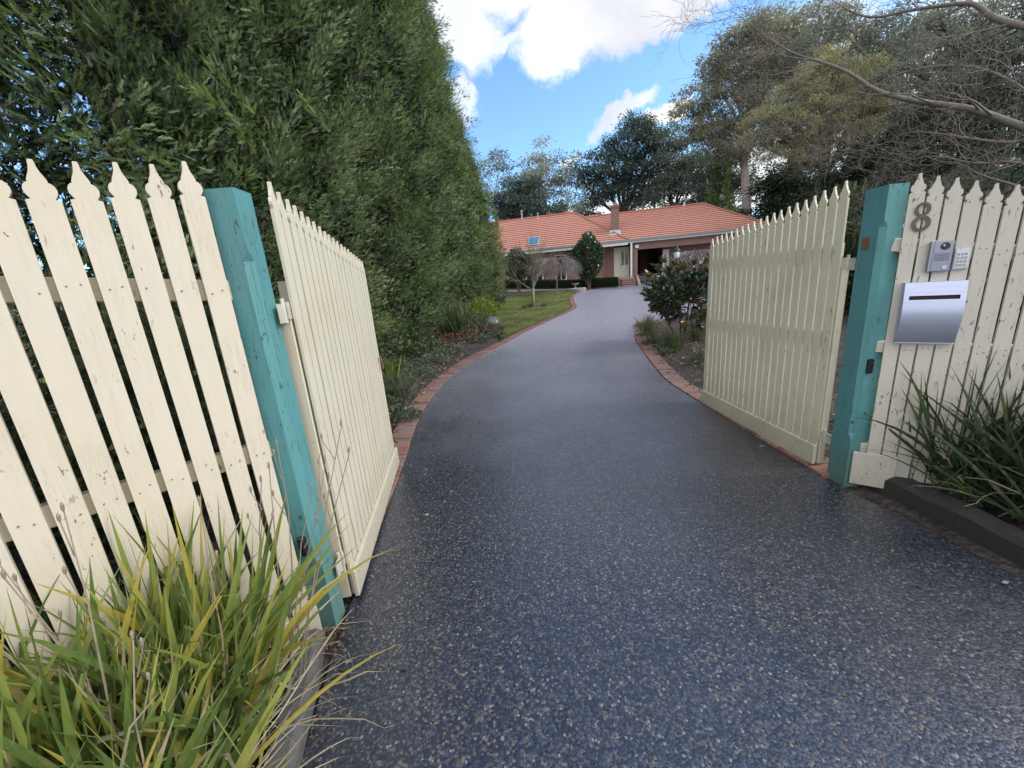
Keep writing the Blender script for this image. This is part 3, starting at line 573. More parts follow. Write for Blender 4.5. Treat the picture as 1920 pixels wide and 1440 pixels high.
mb.add(vs, fs); fc = mb.build('front_cover', 'steel', t, True)
mb = MB()
for s in (S0, S1):
    pr2 = [(curve_d(z)-.002, z) for z in zs]; poly = [(.004, ZT)]+pr2+[(.004, ZB)]
    mb.prism(poly, (fp(s-(.002 if s == S1 else 0), 0), FN, (0, 0, 1), FU), .002)
mb.box(fp((S0+S1)/2, ZT-.002, .03), (S1-S0, curve_d(ZT), .004), FM); mb.box(fp((S0+S1)/2, ZB+.003, .02), (S1-S0, .035, .004), FM); mb.build('body', 'steel', t)
mb = MB(); mb.box(fp((S0+S1)/2, (SL[0]+SL[1])/2, curve_d(1.25)-.012), (S1-S0-.03, .006, .034), FM); mb.build('slot', 'interior_dark', t)
print('fences done')
# ------------------------------------------------------------------ house
HYAW = R(14); HA = np.array([9.7, 31.0]); hu = np.array([math.cos(HYAW), -math.sin(HYAW)]); hv = np.array([math.sin(HYAW), math.cos(HYAW)])
def hp(t, b, z): q = HA+hu*t+hv*b; return Vector((q[0], q[1], z))
HM = Matrix(((hu[0], hu[1], 0), (hv[0], hv[1], 0), (0, 0, 1))).transposed()
EZ, FZ, GZ = 4.13, 1.42, .6                                # eave, floor, base of walls
def tp(px, py, b):                                         # photo pixel -> (t,z) on house plane b
    d = ray(px, py); A2 = np.array([[d[0], -hu[0]], [d[1], -hu[1]]]); k, t = np.linalg.solve(A2, HA+hv*b); return t, 1.5+k*d[2]
house = thing('brick_house', 'single storey brick house with orange tiled hip roofs and double carport', 'house', hp(0, 0, .6))
def hbox(mb, t0, t1, b0, b1, z0, z1, mi=0): mb.box(hp((t0+t1)/2, (b0+b1)/2, (z0+z1)/2), (abs(t1-t0), abs(b1-b0), z1-z0), HM, mi)
def slope(mb, e0, e1, r0, r1, rows, lip=.058):
    e0, e1, r0, r1 = [Vector(x) for x in (e0, e1, r0, r1)]; nrm = (e1-e0).cross(r0-e0).normalized()
    if nrm.z < 0: nrm = -nrm
    for i in range(rows):
        f0, f1 = i/rows, (i+1)/rows; a, b = e0.lerp(r0, f0), e1.lerp(r1, f0); c, d = e1.lerp(r1, f1), e0.lerp(r0, f1)
        vs = [a+nrm*lip, b+nrm*lip, c+nrm*.004, d+nrm*.004, a, b]; mb.add(vs, [(0, 1, 2, 3), (4, 5, 1, 0)])
roof = MB(); caps = MB()
Lt0, wl, hl = -19., 4.2, 3.0; wr, hr, Rt1 = 3.7, 2.45, 9.75
def R3(t, b, z=0): return hp(t, b, EZ+z)
# main wing
a0, a1, a2, a3 = R3(Lt0, 0), R3(0, 0), R3(0, 2*wl), R3(Lt0, 2*wl); q0, q1 = R3(Lt0+wl, wl, hl), R3(-wl, wl, hl)
slope(roof, a0, a1, q0, q1, 17); slope(roof, a1, a2, q1, q1, 17); slope(roof, a2, a3, q1, q0, 17); slope(roof, a3, a0, q0, q0, 17)
b0, b1, b2, b3 = R3(-7, .06), R3(Rt1, .06), R3(Rt1, 2*wr+.06), R3(-7, 2*wr+.06); p0, p1 = R3(-7, wr+.06, hr), R3(Rt1-wr, wr+.06, hr)
slope(roof, b0, b1, p0, p1, 15); slope(roof, b1, b2, p1, p1, 15); slope(roof, b2, b3, p1, p0, 15)
rf = roof.build('roof', 'tiles', house)
up = Vector((0, 0, .05))
for a, b in ((a1, q1), (q0, q1), (a0, q0), (b1, p1), (p0, p1), (b2, p1)): caps.tube([a+up, b+up], .085, 6)
caps.build('ridge_tiles', 'ridge_tile', rf)
gt = MB()
for (t0, t1, b) in ((Lt0, .05, -.06), (0, Rt1, -.005)):
    hbox(gt, t0, t1, b-.06, b+.05, EZ-.10, EZ+.01)
hbox(gt, Rt1, Rt1+.1, 0, 2*wr, EZ-.10, EZ+.01); gt.build('gutter', 'gutter', house)
fa = MB(); hbox(fa, Lt0, .0, 0.0, .03, EZ-.30, EZ-.105); hbox(fa, .004, Rt1, .058, .085, EZ-.22, EZ-.105); hbox(fa, -2.9, 0.0, -.02, -.001, EZ-.34, EZ-.12); fa.build('fascia', 'white_trim', house)
sf = MB(); hbox(sf, Lt0, 0, .03, 2*wl, EZ-.14, EZ-.11); hbox(sf, .002, Rt1, .09, 2*wr, EZ-.14, EZ-.11); sf.build('soffit', 'door_cream', house)
T_door0, _ = tp(1151, 490, 1.5); T_door1, _ = tp(1180, 490, 1.5); T_pier0, _ = tp(1187.5, 490, .35); T_pier1, _ = tp(1195.5, 490, .35)
T_c1, _ = tp(1246, 480, .6); T_c2, _ = tp(1258.5, 480, .6); T_s0, _ = tp(1160, 520, -.8); T_s1, _ = tp(1190, 530, -.8)
T_w0, _ = tp(1041, 500, .9); T_w1, _ = tp(1062, 500, .9); T_p0, _ = tp(1184, 490, 0.0)
w = MB(); top = EZ-.14
hbox(w, Lt0+.5, T_w0, .9, 1.1, GZ, top); hbox(w, T_w1, T_door0-.9, .9, 1.1, GZ, top); hbox(w, T_w0, T_w1, .9, 1.1, GZ, 1.55); hbox(w, T_w0, T_w1, .9, 1.1, 3.6, top)
hbox(w, T_door0-.9, T_door0-.7, 1.1, 1.5, GZ, top); hbox(w, T_door0-.9, T_door0, 1.5, 1.7, GZ, top); hbox(w, T_door1, T_pier0, 1.5, 1.7, GZ, top); hbox(w, T_pier0, T_pier1, .35, 5.6, GZ, top)
hbox(w, T_c1, Rt1-.4, 1.8, 2.0, GZ, top); hbox(w, T_c1, T_c1+.2, 2.0, 5.6, GZ, top)
hbox(w, T_pier1+.003, Rt1-.3, .35, .6, EZ-.75, top); hbox(w, Rt1-.6, Rt1-.3, .35, 1.8, GZ, EZ-.75)
hbox(w, Lt0+.5, Lt0+.7, 1.1, 7.6, GZ, top); hbox(w, Lt0+.5, Rt1-.4, 6.4, 6.6, GZ, top)
w.build('wall', 'house_brick', house)
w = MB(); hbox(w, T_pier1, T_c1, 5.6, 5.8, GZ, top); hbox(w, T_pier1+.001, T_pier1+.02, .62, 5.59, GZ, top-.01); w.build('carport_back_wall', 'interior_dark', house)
t_ = MB(); hbox(t_, T_c1+.02, T_c2, 1.70, 1.79, 1.45, EZ-.85); t_.build('garage_door', 'white_trim', house)
d_ = MB(); Tp0, _ = tp(1200, 480, 5.5); Tp1, _ = tp(1214, 480, 5.5); hbox(d_, Tp0, Tp1, 5.5, 5.59, 1.42, 3.6); d_.build('storage_door', 'bark_brown', house)
dr = MB(); TD0, _ = tp(1163, 490, 1.5); hbox(dr, TD0, T_door1-.02, 1.44, 1.49, FZ+.02, 3.62); hbox(dr, T_door0+.05, TD0-.05, 1.46, 1.49, FZ+.02, 3.62); do = dr.build('door', 'door_cream', house)
df = MB(); hbox(df, T_door0, T_door0+.05, 1.40, 1.5, FZ, 3.7); hbox(df, TD0-.05, TD0, 1.40, 1.5, FZ, 3.7); hbox(df, T_door0+.05, T_door1, 1.40, 1.5, 3.63, 3.75); hbox(df, T_door0+.12, TD0-.1, 1.44, 1.46, 2.2, 3.4); df.build('door_frame', 'door_cream', do)
dg = MB(); wd = T_door1-TD0
for k in (.25, .68): hbox(dg, TD0+wd*k-.1, TD0+wd*k+.12, 1.43, 1.44, 2.35, 3.45)
dg.build('pane', 'glass', do); hd = MB(); hbox(hd, TD0+.06, TD0+.10, 1.38, 1.44, 2.3, 2.42); hd.build('handle', 'bronze', do)
def window(t0, t1, b, z0, z1, mull=1):
    f = MB(); 
    hbox(f, t0, t0+.08, b-.06, b+.05, z0, z1); hbox(f, t1-.08, t1, b-.06, b+.05, z0, z1); hbox(f, t0+.08, t1-.08, b-.06, b+.05, z0, z0+.08); hbox(f, t0+.08, t1-.08, b-.06, b+.05, z1-.08, z1)
    for i in range(1, mull+1): tt = t0+(t1-t0)*i/(mull+1); hbox(f, tt-.03, tt+.03, b-.05, b+.05, z0+.08, z1-.08)
    w_ = f.build('window', 'white_trim', house); g_ = MB(); hbox(g_, t0+.08, t1-.08, b+.0, b+.02, z0+.08, z1-.08); g_.build('pane', 'glass', w_)
    s_ = MB(); hbox(s_, t0-.05, t1+.05, b-.14, b-.061, z0-.09, z0-.002); s_.build('sill', 'white_trim', w_)
window(T_w0+.01, T_w1-.01, .96, 1.56, 3.59, 1)
ta, _ = tp(985, 500, .9); tb, _ = tp(1018, 500, .9); window(ta, tb, .84, 1.45, 3.3, 2)
ch = MB(); cb = 1.05; c0, zt = tp(1145.5, 398, cb); c1, _ = tp(1160.5, 398, cb); _, ztop = tp(1152, 384, cb); zbase = EZ+.3
hbox(ch, c0, c1, cb, cb+.75, zbase, ztop-.22); chm = ch.build('chimney', 'house_brick', house)
cc = MB(); hbox(cc, c0-.05, c1+.05, cb-.05, cb+.80, ztop-.22, ztop-.02); cc.build('chimney_cap', 'step_brick', chm)
cp = MB(); cp.lathe(hp((c0+c1)/2, cb+.4, ztop-.02), [(.12, 0), (.12, .18), (.16, .19), (.16, .24)], 12); cp.build('chimney_pot', 'stone', chm)
fl = MB(); fz0 = EZ+cb*hr/wr; hbox(fl, c0-.12, c1+.12, cb-.06, cb-.003, fz0-.12, fz0+.22); hbox(fl, c0-.14, c1+.14, cb-.35, cb-.06, fz0-.16, fz0-.06); fl.build('flashing', 'flashing', chm)
# skylight on the main roof
def on_roof(px, py):
    d = ray(px, py); # front slope plane z = EZ + b*hl/wl
    for k in np.arange(20, 60, .01):
        p = CAM+d*k/d[1]; q = p[:2]-HA; b = q@hv
        if p[2] <= EZ+b*hl/wl: return q@hu, b
sk = MB(); (ka, kb_) = on_roof(1001, 455); th_ = math.atan2(hl, wl); RM = HM @ Matrix.Rotation(th_, 3, 'X'); ct = hp(ka, kb_, EZ+kb_*hl/wl+.09)
sk.box(ct, (.95, 1.15, .14), RM, 0, .02); skl = sk.build('skylight', 'flashing', house); s2 = MB(); s2.box(ct+RM @ Vector((0, 0, .08)), (.76, .96, .03), RM); s2.build('pane', 'skyglass', skl)
vp = MB(); (va, vb) = on_roof(981, 424.5); 
vp.lathe(hp(va, vb-.3, EZ+hl-.4), [(.07, 0), (.07, .85), (.11, .87), (.11, .95)], 10); vp.build('vent_pipe', 'stone', house); vp = MB(); vp.lathe(hp(va+1.4, vb-.3, EZ+hl-.4), [(.05, 0), (.05, .62)], 8); vp.build('vent_pipe', 'stone', house)
vr, _b2 = on_roof(1066, 412)
v2 = MB(); v2.lathe(hp(4.6, wr, EZ+hr), [(.06, 0), (.06, .22), (.09, .23), (.09, .3)], 8); v2.build('vent_pipe', 'white_trim', house)
po = MB(); hbox(po, T_p0-.07, T_p0+.07, .05, .19, FZ-.02, EZ-.14); po.build('veranda_post', 'white_trim', house)
ve = MB(); hbox(ve, T_w1, T_p0+.15, -.35, 1.5, FZ-.14, FZ); ve.build('veranda_floor', 'step_tread', house); ve = MB(); hbox(ve, T_w1, T_p0+.1, -.3, .9, GZ, FZ-.141); ve.build('veranda_base', 'house_brick', house)
st = MB(); tr2 = MB(); k0, k1 = T_s0+.25, T_s1+.1
for i in range(4):
    z = FZ-.15*(i+1)-.02; y0 = -.35-.32*(i+1); hbox(st, k0+.02, k1-.02, y0+.02, y0+.34, .5, z-.045); hbox(tr2, k0, k1, y0-.01, y0+.33, z-.045, z)
so_ = st.build('steps', 'step_brick', house); tr2.build('treads', 'step_tread', so_)
rw = MB(); pA, pB = hp(k1+.16, -1.9, 0), hp(k1+.16, .34, 0)
rw.add([(pA.x-.09, pA.y, .5), (pA.x+.09, pA.y, .5), (pB.x+.09, pB.y, .5), (pB.x-.09, pB.y, .5), (pA.x-.09, pA.y, .86), (pA.x+.09, pA.y, .86), (pB.x+.09, pB.y, 1.52), (pB.x-.09, pB.y, 1.52)], [(3, 2, 1, 0), (4, 5, 6, 7), (0, 1, 5, 4), (1, 2, 6, 5), (2, 3, 7, 6), (3, 0, 4, 7)]); rw.build('wing_wall', 'step_tread', house)
sp_ = MB(); tq, zq = tp(1194, 462, .33); hbox(sp_, tq-.12, tq+.14, .2, .349, zq-.12, zq+.1); sp_.build('flood_light', 'white_trim', house)
cf = MB(); hbox(cf, T_pier1, Rt1-.3, .3, 5.6, 1.0, 1.425); cf.build('carport_floor', 'concrete', house)
print('house done')
# ------------------------------------------------------------------ foliage builders
def cypress(label, x, y, H, Rb, nclump_, mat='cypress', face=(1, -.4), z0=.35, sprays=46, size=.26, taper=3.2, seed=0, lean=0, trunk=True, core=True, fill=1.0, flat=.0):
    nclump = int(nclump_*.85); r_ = np.random.default_rng(seed+100); gzv = float(gz(x, y)); t = thing('cypress_tree', label, 'tree', (x, y, gzv), 'cypress trees of the tall hedge')
    def prof(z): f = np.clip((z-z0)/(H-z0), 0, 1); return Rb*np.minimum(1, .86+f*3)*(1-f**taper)**.75
    fa = math.atan2(face[1], face[0]); nb = int(nclump*.35); th = np.concatenate([fa+r_.normal(size=nclump-nb)*.95, r_.random(nb)*2*math.pi])
    zz = z0+(H-z0)*(r_.random(nclump)**.92)*.985; rr = prof(zz)*(1+.13*np.sin(th*5+zz*1.3)*np.sin(zz*2.1+seed)+r_.normal(size=nclump)*.085)
    hol = np.sin(th*4+zz*1.7+seed)*np.sin(zz*2.3+th*2.0) < -.42; rr = np.where(hol, rr*.74, rr); cx = x+rr*np.cos(th); cy = y+rr*np.sin(th); od = np.stack([np.cos(th), np.sin(th), np.zeros(nclump)], 1)
    bd = norm(od*(.75+.3*r_.random((nclump, 1)))+np.array([0, 0, 1.])*(.45+.5*r_.random((nclump, 1)))+r_.normal(size=(nclump, 3))*.22)
    L = (.7+.8*r_.random(nclump)**1.5)*np.clip(Rb/1.6, .7, 1.2); lng = r_.random(nclump) < .07; base = np.stack([cx, cy, gzv+zz], 1)-bd*(L*.75)[:, None]; L = np.where(lng, L*1.32, L)
    ci = np.repeat(np.arange(nclump), sprays); u = r_.random(len(ci))**.7; spread = r_.normal(size=(len(ci), 3))*(.13*(.35+.95*(1-u)))[:, None]*np.minimum(L, 1.0)[ci][:, None]*1.6
    P = base[ci]+bd[ci]*(u*L[ci])[:, None]+spread
    D = bd[ci]+norm(spread)*(.75-.3*u)[:, None]+np.array([0, 0, -.10]); S = size*(.6+.6*r_.random(len(ci)))*(1.1-.35*u)
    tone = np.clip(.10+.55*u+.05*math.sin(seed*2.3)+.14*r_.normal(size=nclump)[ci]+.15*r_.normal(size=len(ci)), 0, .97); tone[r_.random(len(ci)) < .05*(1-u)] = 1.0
    global rng; V, F, rd = scatter(*SPRIG, P, D, S, tone, np.array([0, 0, 1.0])+od[ci]*.6, .7)
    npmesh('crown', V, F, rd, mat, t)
    mb = MB(); mb.tube([(x, y, gzv-.1), (x+.05, y, gzv+H*.4), (x, y, gzv+H*.85)], [.16, .11, .03], 8)
    for i in range(0, nclump, 4):
        a = Vector((x, y, gzv+max(.2, zz[i]-.5))); b = Vector(base[i]); mb.tube([a, a.lerp(b, .5)+Vector((0, 0, .08)), b], [.025, .016, .006], 4, cap=False)
    mb.build('trunk', 'bark_brown', t)
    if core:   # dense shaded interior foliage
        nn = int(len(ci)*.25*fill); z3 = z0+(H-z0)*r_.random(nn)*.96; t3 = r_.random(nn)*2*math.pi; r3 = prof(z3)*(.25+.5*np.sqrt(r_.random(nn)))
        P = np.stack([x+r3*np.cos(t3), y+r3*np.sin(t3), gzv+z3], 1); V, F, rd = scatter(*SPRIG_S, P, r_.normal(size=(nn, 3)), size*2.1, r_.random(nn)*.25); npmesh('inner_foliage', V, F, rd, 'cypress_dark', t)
    return t
def tree(name, label, bx, Y, blobs, leaf, bark, lsize, density, trunk_r=.22, clump=.55, tmpl=LEAF, seed=0, group='trees behind the house', base_py=None, fork=.35, droop=.2, per=90, limbs=True, cat_='tree', twig=None, shell=.35, base=None, dens_tone=0):
    """blobs: photo-pixel ellipses (cx,cy,rx,ry[,dY]) turned to metres at depth Y; leaves in clumps inside them, limbs from the trunk to every blob"""
    r_ = np.random.default_rng(seed+500); sc = Y/FPX
    if base is None: p = at(bx, 520, Y); bx_, by_ = float(p[0]), float(p[1])
    else: bx_, by_ = base
    bz = float(gz(bx_, by_)); t = thing(name, label, cat_, (bx_, by_, bz), group); mb = MB(); parts = []
    root = Vector((bx_, by_, bz)); cents = []
    for b in blobs:
        c = at(b[0], b[1], Y+(b[4] if len(b) > 4 else 0)); cents.append((c, b[2]*sc*1.16, b[3]*sc*1.16))
    hmin = min(c[2]-r3 for c, _, r3 in cents); hmax = max(c[2] for c, _, _ in cents); cm = np.mean([c for c, _, _ in cents], 0)
    fk = Vector((bx_+(cm[0]-bx_)*.35, by_+(cm[1]-by_)*.35, bz+(max(hmin, bz+.5)-bz)*.9+fork)); mb.tube([root-Vector((0, 0, .1)), root.lerp(fk, .5)+Vector((.1*trunk_r*8, 0, 0)), fk], [trunk_r*1.15, trunk_r*.9, trunk_r*.75], 9)
    for c, rx, rz in cents:
        c = np.array(c); vol = max(1, int(density*1.55*rx*rz*3.1/(clump**2))); ry = (rx+rz)*.5
        ctr = Vector(c); mid = fk.lerp(ctr, .55)+Vector((r_.normal()*.2*rx, r_.normal()*.2*ry, -.12*rz))
        mb.tube([fk, fk.lerp(mid, .5)+Vector((0, 0, .1*rz)), mid, ctr], [trunk_r*.5, trunk_r*.4, trunk_r*.28, trunk_r*.12], 6, cap=False)
        d = norm(r_.normal(size=(vol, 3))); rad = (shell+(1-shell)*r_.random((vol, 1))**.6)*(.92+.16*r_.random((vol, 1))); Q = c+d*rad*np.array([rx, ry, rz])
        if limbs:
            for q in Q[:max(2, vol//3)]:
                q = Vector(q); m2 = ctr.lerp(q, .5)+Vector((0, 0, .05*rz)); mb.tube([mid.lerp(ctr, r_.random()), m2, q], [trunk_r*.13, trunk_r*.08, trunk_r*.03], 4, cap=False)
        ci = np.repeat(np.arange(vol), per); off = r_.normal(size=(len(ci), 3))*np.array([.42, .42, .21])*clump; P = Q[ci]+off
        D = norm(off)+d[ci]*.4+np.array([0, 0, -droop*2])+r_.normal(size=(len(ci), 3))*.35
        tone = np.clip(.45+.22*(off[:, 2]/clump)+.2*r_.normal(size=vol)[ci]+.15*r_.normal(size=len(ci))+.12*(d[ci][:, 2])+dens_tone, 0, 1)  # lit tops and shaded undersides of clumps put into the leaf colour
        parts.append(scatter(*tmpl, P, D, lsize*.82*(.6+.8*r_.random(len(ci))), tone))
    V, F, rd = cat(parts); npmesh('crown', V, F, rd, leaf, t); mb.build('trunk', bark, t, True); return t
def blades(name, label, cat_, pts, n, lmin, lmax, wid, mat, seed, lean=.5, bend=1.0, group=None, seg=7, tone=None, spread=.1, base_name='leaves', upbias=1.0, kink=.0, parts_stalks=None, single=False):
    r_ = np.random.default_rng(seed); pts = np.array(pts, float); ctr = pts.mean(0); V = []; Fs = []; rn = []
    base = thing(name, label, cat_, ctr, group)
    ki = r_.integers(0, len(pts), n); k = 0
    for i in range(n):
        p = pts[ki[i]]+np.append(r_.normal(size=2)*spread, 0); L = lmin+(lmax-lmin)*r_.random()**.8; az = r_.random()*2*math.pi; tl = abs(r_.normal())*lean
        d = np.array([math.cos(az)*tl, math.sin(az)*tl, upbias]); d /= np.linalg.norm(d); side = np.cross(d, [math.cos(az+1.2), math.sin(az+1.2), .2]); side /= np.linalg.norm(side)
        bn = bend*(.15+.9*r_.random()**2); w = wid*(.6+.7*r_.random()); tipb = int(r_.random() < .18)+int(r_.random() < .04); kk = r_.random() < kink; kp = r_.integers(3, seg); tn = r_.random() if tone is None else tone(r_)
        if tn > .86: bn *= 1.5; w *= .55
        q = p.copy(); tw = r_.normal()*.5
        for j in range(seg+1):
            f = j/seg; ww = w*(.75+.5*f if f < .4 else max(.02, .95*(1-((f-.4)/.6)**2.2))); nn = np.cross(side, d); s2 = side*math.cos(tw*f)+nn*math.sin(tw*f); n2 = np.cross(s2, d)
            V += [q-s2*ww/2, q+n2*ww*.16, q+s2*ww/2]
            d = d+np.array([0, 0, -1])*bn*f/seg*1.8+np.array([math.cos(az), math.sin(az), 0])*bn*.25/seg+(r_.normal(size=3)*.25 if tn > .9 else 0)
            if kk and j == kp: d = d+np.array([math.cos(az)*1.4, math.sin(az)*1.4, -1.6])
            d /= np.linalg.norm(d); q = q+d*L/seg
            if q[2] < p[2]+.012 and j > 1: q[2] = p[2]+.012
        for j in range(seg):
            a = k+j*3; Fs += [(a, a+1, a+4, a+3), (a+1, a+2, a+5, a+4)]; q_t = .86+.1*r_.random() if (tipb and j >= seg-tipb) else tn; rn += [q_t, q_t]
        k += (seg+1)*3
    npmesh(base_name, np.array(V), np.array(Fs), np.array(rn), mat, base, True); return base
def gpt(x, y, dz=0): return (x, y, float(gz(x, y))+dz)
# ------------------------------------------------------------------ tall cypress hedge
# (x, y, H, R, clumps, mat, seed)
HED = [(-4.6, 5.4, 15, 1.7, 520, 'cypress', 'tall dark cypress with brushy outer sprays just behind the open cream gate'),
       (-4.4, 7.6, 16, 1.8, 620, 'cypress', 'tall cypress rising behind the blue-grey grass tuft by the brick edging'),
       (-4.1, 9.8, 16, 1.75, 560, 'cypress', 'tall cypress above the grey ground-cover plants, third along the hedge from the gate'),
       (-3.6, 12.0, 16.5, 1.75, 520, 'cypress', 'tall cypress above the strap-leaf plant and red leaves, fourth along the hedge'),
       (-3.35, 14.2, 16.0, 1.75, 480, 'cypress', 'tall cypress beside the near lawn edge, fifth along the hedge'),
       (-3.0, 16.4, 15.2, 1.65, 420, 'cypress', 'cypress whose top meets the white cloud, sixth along the hedge'),
       (-2.45, 18.6, 11.8, 1.55, 380, 'cypress', 'medium cypress stepping down against the blue sky, seventh along the hedge'),
       (-2.0, 20.8, 9.2, 1.5, 340, 'cypress', 'shorter cypress against the blue sky, second from the house end'),
       (-1.55, 23.2, 7.6, 1.5, 320, 'cypress_bright', 'bright green rounded cypress at the house end of the hedge')]
for k, (x, y, H, Rr, nc, mt, lab) in enumerate(HED):
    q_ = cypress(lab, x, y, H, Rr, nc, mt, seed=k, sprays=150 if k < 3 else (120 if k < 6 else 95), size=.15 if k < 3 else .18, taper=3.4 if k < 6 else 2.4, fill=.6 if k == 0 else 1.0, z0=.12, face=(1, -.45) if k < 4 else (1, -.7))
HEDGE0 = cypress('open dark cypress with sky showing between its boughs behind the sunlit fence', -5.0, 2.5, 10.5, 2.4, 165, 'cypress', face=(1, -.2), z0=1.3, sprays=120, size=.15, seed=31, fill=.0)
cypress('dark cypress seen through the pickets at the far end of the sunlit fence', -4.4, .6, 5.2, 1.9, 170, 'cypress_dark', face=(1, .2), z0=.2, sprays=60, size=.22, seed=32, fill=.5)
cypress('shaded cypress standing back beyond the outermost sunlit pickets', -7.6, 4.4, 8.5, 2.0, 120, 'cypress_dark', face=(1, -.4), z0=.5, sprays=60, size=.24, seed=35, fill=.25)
def understory(label, x, y, rx, ry, rz, n, seed, mat='cypress_dark', grp='dark shrubs behind the fences', sz=.2):
    r_ = np.random.default_rng(seed); z = float(gz(x, y)); t = thing('leafy_shrub', label, 'shrub', (x, y, z), grp); d = norm(r_.normal(size=(n, 3))); d[:, 2] = abs(d[:, 2]); rad = .35+.65*r_.random((n, 1))**.5
    P = np.array([x, y, z])+d*rad*np.array([rx, ry, rz])*(1+.15*np.sin(d[:, :1]*7+seed)); V, F, rd = scatter(*SPRIG, P, d+r_.normal(size=(n, 3))*.6+np.array([0, 0, .3]), sz*(.6+.7*r_.random(n)), np.clip(.2+.5*rad[:, 0]+.2*r_.normal(size=n), 0, 1)); npmesh('leaves', V, F, rd, mat, t)
    mb = MB()
    for i in range(10): q = P[r_.integers(0, n)]; mb.tube([(x+.1*r_.normal(), y+.1*r_.normal(), z-.05), Vector((x, y, z)).lerp(Vector(q), .5)+Vector((0, 0, .15)), q], [.03, .02, .006], 5, cap=False)
    mb.build('stems', 'bark_brown', t)
understory('dark shrub filling the gap behind the sunlit fence next to the post', -2.7, 3.3, 1.1, 1.0, 1.75, 3800, 61)
understory('dark shrub behind the middle of the sunlit fence', -3.3, 1.9, 1.2, 1.0, 1.7, 3800, 62)
understory('dark shrub behind the outermost sunlit pickets', -3.3, .6, 1.1, 1.1, 1.6, 3600, 63)
for k, (x, y, rx, rz, lab) in enumerate(((8.6, 10.5, 1.7, 2.6, 'dark evergreen shrub seen between the shaded gate and the teal post'), (10.2, 8.6, 1.9, 2.7, 'dark evergreen shrub behind the first pickets of the letterbox fence'), (10.5, 6.0, 1.9, 2.6, 'dark evergreen shrub behind the intercom'), (10.2, 3.9, 1.8, 2.5, 'dark evergreen shrub behind the plain end of the letterbox fence'))):
    understory(lab, x, y, rx, rx, rz, 5200, 70+k, sz=.34)
# pale young boughs reaching out of the hedge
mbp = []
r_ = np.random.default_rng(77)
for (ax, ay, bx, by_, Y0, Y1) in ((460, 235, 320, 133, 3.5, 2.9), (480, 215, 365, 95, 3.7, 3.1), (400, 190, 345, 155, 3.3, 3.0), (350, 330, 235, 262, 3.2, 2.7), (480, 300, 430, 215, 3.9, 3.5), (180, 250, 130, 262, 3.0, 2.6), (560, 420, 500, 340, 4.0, 3.6), (620, 250, 560, 180, 4.6, 4.3)):
    a = at(ax, ay, Y0); b = at(bx, by_, Y1); m = 34; f = np.linspace(0, 1, m); P = a+(b-a)*f[:, None]+r_.normal(size=(m, 3))*.012; dd_ = norm((b-a)[None])
    mbp.append(scatter(*SPRIG, P, dd_*1.2+r_.normal(size=(m, 3))*.55+np.array([0, 0, .25]), (.075+.05*r_.random(m))*(1.15-.5*f), .3+.5*r_.random(m)))
V, F, r = cat(mbp); bo = npmesh('young_boughs', V, F, r, 'cypress_bright', HEDGE0)
# far woods
n = 42000; a_ = rng.uniform(-1.25, 1.35, n); rd_ = rng.uniform(78, 105, n); hx = rd_*np.sin(a_); hy = rd_*np.cos(a_); hmax = 9+3.5*np.sin(a_*17)+2.5*np.sin(a_*41+1)+1.5*np.sin(a_*97)
P = np.stack([hx, hy, gz(hx, hy)+hmax*rng.random(n)**.8], 1); V, F, r = scatter(*LEAF, P, rng.normal(size=(n, 3)), .9+.9*rng.random(n))
tag(npmesh('distant_woods', V, F, r, 'gum_dark'), 'distant line of grey-green woods beyond the garden', 'woods', kind='stuff')
print('hedge done')
# ------------------------------------------------------------------ trees behind the house
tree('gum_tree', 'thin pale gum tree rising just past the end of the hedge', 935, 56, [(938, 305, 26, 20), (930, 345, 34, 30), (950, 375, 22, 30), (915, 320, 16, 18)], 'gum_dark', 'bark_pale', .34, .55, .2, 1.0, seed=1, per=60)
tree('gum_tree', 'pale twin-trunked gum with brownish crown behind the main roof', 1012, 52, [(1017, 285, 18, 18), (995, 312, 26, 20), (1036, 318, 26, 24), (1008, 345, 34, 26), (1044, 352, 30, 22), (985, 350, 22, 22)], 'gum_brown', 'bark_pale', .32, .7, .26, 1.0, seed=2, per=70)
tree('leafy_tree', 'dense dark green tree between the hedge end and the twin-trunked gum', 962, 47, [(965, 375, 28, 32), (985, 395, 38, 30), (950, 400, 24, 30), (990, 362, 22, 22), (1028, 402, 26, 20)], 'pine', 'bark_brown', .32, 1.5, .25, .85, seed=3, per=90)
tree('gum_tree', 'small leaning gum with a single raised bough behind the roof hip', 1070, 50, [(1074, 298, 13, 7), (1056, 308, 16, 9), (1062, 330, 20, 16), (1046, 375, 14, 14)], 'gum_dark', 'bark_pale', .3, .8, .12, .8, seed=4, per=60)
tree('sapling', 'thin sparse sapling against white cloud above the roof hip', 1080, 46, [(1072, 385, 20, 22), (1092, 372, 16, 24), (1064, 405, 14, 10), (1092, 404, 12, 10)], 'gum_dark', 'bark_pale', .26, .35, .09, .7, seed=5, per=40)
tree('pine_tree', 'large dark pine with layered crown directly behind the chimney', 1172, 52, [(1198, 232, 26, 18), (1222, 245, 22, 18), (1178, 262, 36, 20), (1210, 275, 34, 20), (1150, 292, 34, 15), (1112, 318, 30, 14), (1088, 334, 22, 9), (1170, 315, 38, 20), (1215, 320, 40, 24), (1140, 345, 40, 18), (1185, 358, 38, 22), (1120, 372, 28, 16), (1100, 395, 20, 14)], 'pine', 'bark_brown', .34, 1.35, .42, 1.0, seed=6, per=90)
tree('pine_tree', 'dark blue-green pine standing behind the carport ridge', 1262, 50, [(1255, 262, 26, 20), (1282, 290, 34, 24), (1250, 308, 30, 22), (1290, 330, 34, 22), (1255, 350, 40, 22), (1225, 380, 34, 16), (1285, 372, 30, 16)], 'gum_dark', 'bark_brown', .34, 1.3, .36, 1.0, seed=7, per=90)
